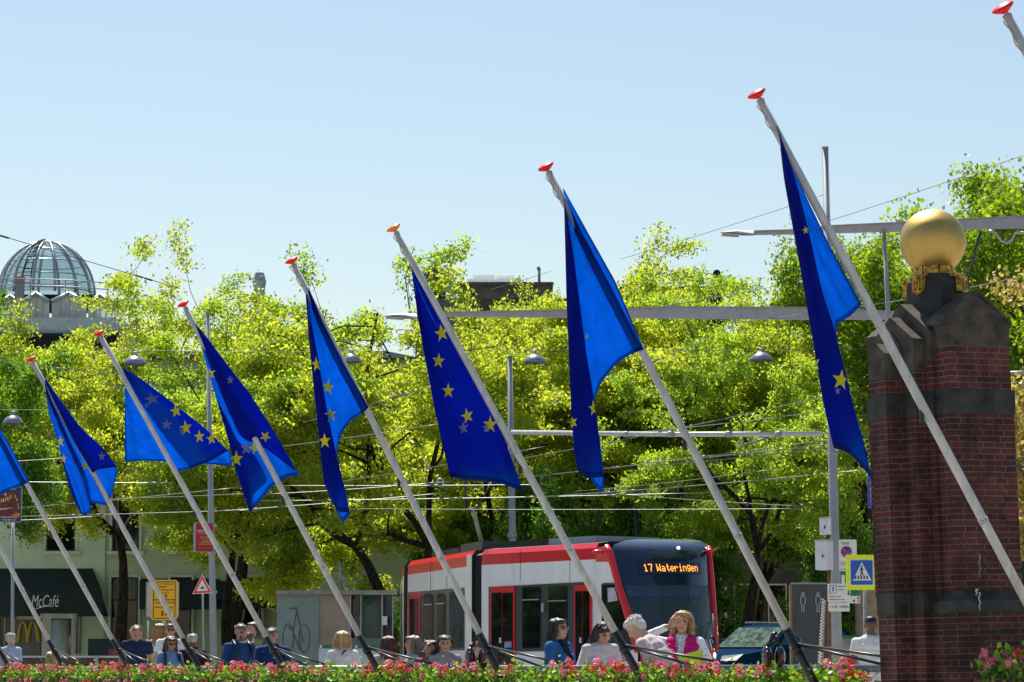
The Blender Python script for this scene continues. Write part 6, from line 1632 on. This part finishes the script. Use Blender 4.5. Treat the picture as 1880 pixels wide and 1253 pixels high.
    if vest:
        t = MB()
        for z0, rx, ry in ((.9, .17, .125), (1.0, .165, .122), (1.1, .16, .118), (1.2, .162, .122), (1.29, .168 * fy, .126), (1.37, .165 * fy, .112), (1.43, .135 * fy, .088)):
            t.ell(U((0, .006, z0)), (rx + .055, ry + .045, .085), 14, M=Rl)
        for sx in (-1, 1): t.ell(U((sx * .08, -.112, 1.27)), (.095, .08, .085), 10)
        vm = remesh(t, .0135, 2); keep = MB()
        for p in vm.polygons:
            c = p.center
            if not (c.y < -.02 and abs(c.x) < .02 + max(0, c.z - 1.22) * .14 and c.z > 1.0): keep.add([vm.vertices[i].co[:] for i in p.vertices], [tuple(range(len(p.vertices)))], 0, True)
        part('vest', keep.mesh('vest', cloth(*vest)), cloth(*vest))
    if collar: part('collar', MB().lathe([(.066, 1.475), (.078, 1.5), (.088, 1.49), (.09, 1.47)], (0, .008, 0), n=18).mesh('collar', cloth(*collar)), cloth(*collar))
    if straps:
        t = MB()
        for sx in (-1, 1): t.tube([U((sx * .1, .14, 1.1)), U((sx * .11, .1, 1.42)), U((sx * .11, .0, 1.505)), U((sx * .115, -.1, 1.42)), U((sx * .13, -.146, 1.25)), U((sx * .16, -.1, 1.05))], .022, 6)
        t.box(U((0, .2, 1.25)), (.28, .14, .38)); part('backpack', t.mesh('backpack', M['black']), M['black'])
    # trousers
    t = MB(); t.ell((0, .01, .93), (.168, .124, .09), 14)
    for sx in (1, -1): t.tube([(sx * .085, .01, .93), (sx * .093, -.005, .5), (sx * .095, .015, .08)], [.1, .074, .06], 10)
    part('trousers', remesh(t, .018, 2), cloth(*pants))
    # hair
    st = hair[0]; t = MB(); rr_ = random.Random(int(x * 3))
    def hl(p, r): t.ell(Hd(p), r, 10, M=Mh)
    if st == 'short':
        hl((0, .03, .05), (.083, .092, .075)); hl((0, .055, .01), (.08, .06, .085)); hl((0, -.02, .075), (.07, .07, .045))
    elif st == 'buzz':
        hl((0, .028, .046), (.081, .09, .075)); hl((0, .05, .01), (.077, .06, .08))
    elif st == 'balding':
        hl((0, .05, .02), (.083, .066, .075)); hl((0, .02, .05), (.079, .085, .064))
    elif st in ('long', 'wavy'):
        hl((0, .028, .05), (.09, .1, .08)); hl((0, .06, -.02), (.095, .062, .13)); hl((0, .07, -.14), (.1, .055, .14)); hl((0, .07, -.25), (.085, .045, .1))
        for sx in (-1, 1): hl((sx * .078, .015, -.03), (.026, .05, .1)); hl((sx * .085, .03, -.15), (.035, .05, .12)); hl((sx * .085, -.01, -.22), (.025, .04, .09))
        hl((0, -.035, .085), (.06, .06, .03))
    elif st == 'bob':
        hl((0, .028, .05), (.096, .104, .085)); hl((0, .055, -.03), (.1, .07, .12))
        for sx in (-1, 1): hl((sx * .086, .005, -.03), (.034, .055, .11)); hl((sx * .09, -.01, -.1), (.03, .05, .06))
        hl((0, -.045, .085), (.066, .055, .032))
    elif st == 'curly':
        hl((0, .03, .05), (.092, .1, .08)); hl((0, .06, -.05), (.1, .065, .13))
        for _ in range(60):
            a = rr_.uniform(0, 6.28); z_ = rr_.uniform(-.2, .12); k = math.sqrt(max(.1, 1 - (z_ / .2) ** 2))
            px_, py_ = .1 * k * math.cos(a), .03 + .1 * k * math.sin(a)
            if py_ < -.03 and z_ < .06: continue
            hl((px_, py_, z_), (.024, .024, .026))
    elif st == 'tied':
        hl((0, .028, .05), (.085, .095, .078)); hl((0, .06, .01), (.08, .055, .08)); hl((0, .13, .0), (.045, .045, .06)); hl((0, .13, -.08), (.035, .035, .07)); hl((0, -.03, .082), (.062, .06, .03))
    elif st == 'cap':
        hl((0, .02, .05), (.084, .098, .07)); hl((0, .02, .085), (.07, .08, .04)); hl((0, .12, .03), (.05, .05, .014)) if False else hl((0, -.1, .045), (.06, .06, .012))
    strands = MB()
    if st in ('long', 'wavy', 'bob', 'curly', 'tied'):
        ln = {'long': .3, 'wavy': .28, 'bob': .14, 'curly': .18, 'tied': .05}[st]
        for _ in range(110):
            a = rr_.uniform(-.35, math.pi + .35); rx_ = .092 + rr_.uniform(-.004, .01)
            px_, py_ = rx_ * math.cos(a), .035 + .085 * math.sin(a); z0_ = rr_.uniform(-.02, .08); L_ = ln * rr_.uniform(.6, 1.15)
            pts = [(px_ * .6, py_ * .6 + .01, .115)] + [(px_ * (1 + .06 * q) + rr_.uniform(-.008, .008) * q * (2 if st in ('wavy', 'curly') else 1), py_ + rr_.uniform(-.006, .006) * q, z0_ - L_ * q / 4) for q in range(5)]
            strands.tube([Hd(p) for p in pts], [.005, .006, .006, .005, .004, .0015], 4)
    elif st in ('short', 'buzz', 'balding'):
        for _ in range(90):
            a = rr_.uniform(0, 6.28); e_ = rr_.uniform(.1, 1.4)
            if st == 'balding' and e_ > .9: continue
            v0 = Vector((.082 * math.cos(a) * math.cos(e_), .03 + .092 * math.sin(a) * math.cos(e_), .05 + .075 * math.sin(e_)))
            if v0.y < -.04 and v0.z < .09: continue
            strands.tube([Hd(v0 * .97), Hd(v0 + Vector((rr_.uniform(-.014, .014), .008, .004)))], [.006, .002], 4)
    hm = remesh(t, .011, 1)
    amp = {'curly': .012, 'long': .01, 'wavy': .012, 'bob': .009}.get(st, .005)
    displace(hm, lambda q: amp * noise.noise((q.x * 30, q.y * 30, q.z * 9)) + amp * .6 * noise.noise((q.x * 70, q.y * 70, q.z * 20)))
    if strands.v:
        h2 = bpy.data.meshes.new('hair'); nv = len(hm.vertices)
        h2.from_pydata([v.co[:] for v in hm.vertices] + strands.v, [], [tuple(p.vertices) for p in hm.polygons] + [tuple(nv + i for i in f) for f in strands.f])
        h2.polygons.foreach_set('use_smooth', [True] * len(h2.polygons)); h2.update(); hm = h2
    part('cap' if st == 'cap' else 'hair', hm, M['black'] if st == 'cap' else HR[hair[1]])
    if glasses:
        t = MB()
        for sx in (-1, 1): t.ell(Hd((sx * .034, -.083, .008)), (.028, .012, .02), 10, M=Mh); t.tube([Hd((sx * .06, -.075, .014)), Hd((sx * .08, .0, .012))], .004, 5)
        t.tube([Hd((-.012, -.092, .012)), Hd((.012, -.092, .012))], .004, 5); part('sunglasses', t.mesh('sunglasses', M['gloss']), M['gloss'])
    return root, (lambda p: world_of(root) @ U(p)), wr
def RZ(x, d): return RLx(x)[0].y + d
WHITE, NAVY = ('white_cotton', (.75, .75, .76)), ('navy_polo', (.012, .025, .07))
bent = lambda sx: ((sx * .25, -.02, 1.14), (sx * .1, -.25, 1.12))
person(20, RZ(20, 3), 1162, R(150), 'grey haired man in a light blue shirt seen from behind at the left edge', ('short', 'grey'), 'light', ('light_blue_shirt', (.42, .52, .7)), 'long', ('dark_trousers', (.02, .02, .03)))
person(97, RZ(97, 2), 1197, R(110), 'fair haired seated child low between two poles at the left', ('bob', 'blonde'), 'pale', ('dark_top', (.03, .035, .04)), 'long', zfoot=-.35, female=True)
person(250, RZ(250, 7), 1153, R(10), 'man in a dark navy polo shirt leaning forward below the yellow road sign', ('balding', 'salt'), 'tan', NAVY, 'short', lean=.3, hp=.35, H=1.85)
person(271, RZ(271, 12), 1147, R(-40), 'person in a beige wrap bending left behind the man in navy', ('bob', 'tan'), 'light', ('beige_wrap', (.55, .47, .33)), 'long', lean=.35, hp=.3, female=True, H=1.9)
person(294, RZ(294, 13), 1145, R(150), 'woman with auburn hair in a turquoise dress under the yellow road sign', ('long', 'tan'), 'light', ('turquoise_dress', (.08, .38, .5)), 'none', ('turquoise_skirt', (.08, .38, .5)), female=True)
person(313, RZ(313, 12), 1145, R(10), 'man in a white shirt with sunglasses behind the denim-jacketed woman', ('short', 'brown'), 'tan', WHITE, 'short', glasses=True)
person(313, RZ(313, 2), 1168, R(25), 'woman with long brown hair, sunglasses and a pale denim jacket', ('long', 'brown'), 'tan', ('denim_jacket', (.16, .32, .55)), 'long', hp=.25, glasses=True, female=True, L=bent(1), Rr=bent(-1), straps=True)
person(354, RZ(354, 3), 1162, R(170), 'grey haired man in a dark maroon jacket seen from behind', ('balding', 'grey'), 'dark', ('maroon_jacket', (.05, .012, .025)), 'long')
person(441, RZ(441, 2), 1145, R(35), 'bearded man in a blue shirt with black backpack straps', ('short', 'salt'), 'tan', ('blue_shirt', (.02, .07, .2)), 'long', hp=.2, beard=True, straps=True, collar=('light_collar', (.5, .55, .65)))
person(463, RZ(463, 14), 1142, R(-60), 'brown haired woman in the distance behind the bearded man', ('tied', 'brown'), 'light', ('green_top', (.2, .24, .12)), 'short', female=True)
person(458, RZ(458, 8), 1161, R(160), 'man in a white shirt turned away behind the bearded man', ('short', 'brown'), 'light', WHITE, 'short')
_, PT, wr_ = person(500, RZ(500, 2), 1152, R(-5), 'man in a dark blue polo shirt holding a camera before the kiosk', ('short', 'salt'), 'tan', ('royal_polo', (.012, .04, .16)), 'short', hp=.25, L=((.24, -.08, 1.15), (.07, -.27, 1.12)), Rr=((-.24, -.08, 1.15), (-.05, -.27, 1.12)))
c_ = PT((0, -.33, 1.13)); thing('camera', MB().box(c_, (.13, .06, .09)).lathe([(.04, 0), (.04, .1), (.03, .1)], c_ + Vector((0, -.03, 0)), (0, -1, 0), 14), M['black'], 'black camera held by the man in the dark blue polo', 'camera')
_, PT, _ = person(630, RZ(630, 2.5), 1159, R(165), 'woman with wavy blonde hair in a white top seen from behind before the kiosk', ('bob', 'blonde'), 'light', WHITE, 'long', female=True, hp=-.05)
c_ = PT((.2, .1, 1.0)); thing('shoulder_bag', MB().ell(c_, (.06, .12, .1), 12).tube([c_ + Vector((0, 0, .08)), PT((.1, .1, 1.25)), PT((-.05, .1, 1.46)), PT((-.1, -.02, 1.5))], .012, 6), M['black'], 'black shoulder bag of the blonde woman in white', 'bag')
person(713, RZ(713, 2), 1168, R(190), 'woman with dark auburn hair in a beige top left of the tram rear', ('long', 'auburn'), 'light', ('beige_top', (.6, .47, .4)), 'short', female=True)
person(757, RZ(757, 2.5), 1167, R(-80), 'woman in grey with long greyish hair looking left', ('wavy', 'greybrown'), 'light', ('grey_top', (.4, .42, .46)), 'short', female=True)
person(786, RZ(786, 1.6), 1174, R(-25), 'dark curly haired girl looking up', ('curly', 'brown'), 'tan', ('pink_check', (.3, .12, .16)), 'short', hp=-.3, female=True)
person(817, RZ(817, 2), 1166, R(5), 'brown haired woman in a grey top with a bare arm before the rear tram window', ('tied', 'brown'), 'light', ('taupe_top', (.38, .34, .36)), 'short', female=True, hp=.1, L=((.28, .0, 1.2), (.2, -.12, .98)))
person(875, RZ(875, 2.6), 1178, R(-40), 'child with brown hair behind the left pair of black ovals', ('short', 'brown'), 'light', ('dark_jersey', (.04, .04, .05)), 'short', hp=.2)
person(1027, RZ(1027, 2.4), 1135, R(55), 'woman with long black hair and sunglasses in a blue cardigan', ('long', 'black'), 'light', ('navy_shirt', (.008, .014, .035)), 'long', hp=0, glasses=True, female=True, L=bent(1), Rr=bent(-1), topmat=cloth('blue_cardigan', (.03, .13, .36)), inner=('navy_shirt', (.008, .014, .035)))
person(1098, RZ(1098, 2.2), 1151, R(25), 'woman with long black hair in white looking down', ('long', 'black'), 'light', ('offwhite_top', (.68, .64, .68)), 'long', hp=.5, lean=.12, female=True, L=bent(1), Rr=bent(-1), H=1.68)
person(1236, RZ(1236, 1.3), 1156, R(-115), 'grey haired old man in a pale pink shirt bending beside the woman in pink', ('short', 'white'), 'pale', ('pale_pink_shirt', (.62, .52, .52)), 'short', lean=.55, hp=.2, H=1.82)
_, PT, _ = person(1253, RZ(1253, 2.6), 1122, R(-12), 'woman in a bright pink vest and dotted blouse with one hand raised to her mouth', ('bob', 'tan'), 'light', ('white_dots', (.8, .8, .82)), 'long', hp=-.05, female=True, vest=('pink_vest', (.62, .012, .2)), topmat=dotmat(),
    Rr=((-.4, -.1, 1.45), (-.1, -.2, 1.6)), L=((.27, -.02, 1.15), (.13, -.26, 1.12)))
q = [PT(p) for p in ((-.02, -.33, 1.08), (.2, -.3, 1.1), (.24, -.32, 1.34), (.04, -.35, 1.28))]
thing('paper', MB().prism(q, (0, .012, 0)).prism([p + Vector((.01, .016, -.02)) for p in q], (0, .012, 0)), mat('lime_paper', (.5, .72, .02), .5, var=.08), 'lime green folded paper held by the woman in pink', 'paper')
person(1600, 37, 1131, R(172), 'man in a white t-shirt and dark cap seen from behind left of the pillar', ('cap', 'black'), 'dark', WHITE, 'short', pants=('black_trousers', (.012, .012, .014)), hp=.0)
# tram driver behind the windscreen
dp = E1 + (-n1_) * .75 + fdir * .1
px_ = CX + F * dp.x / dp.y
_, _, _ = person(px_, dp.y, 1098, R(25), 'tram driver in dark uniform behind the windscreen', ('short', 'brown'), 'light', ('dark_uniform', (.015, .02, .035)), 'long', H=1.72, zfoot=at(px_, 1098, dp.y).z - 1.72, group=None, L=((.24, -.12, 1.12), (.05, -.2, 1.42)))

bpy.data.scenes.remove(TMP)
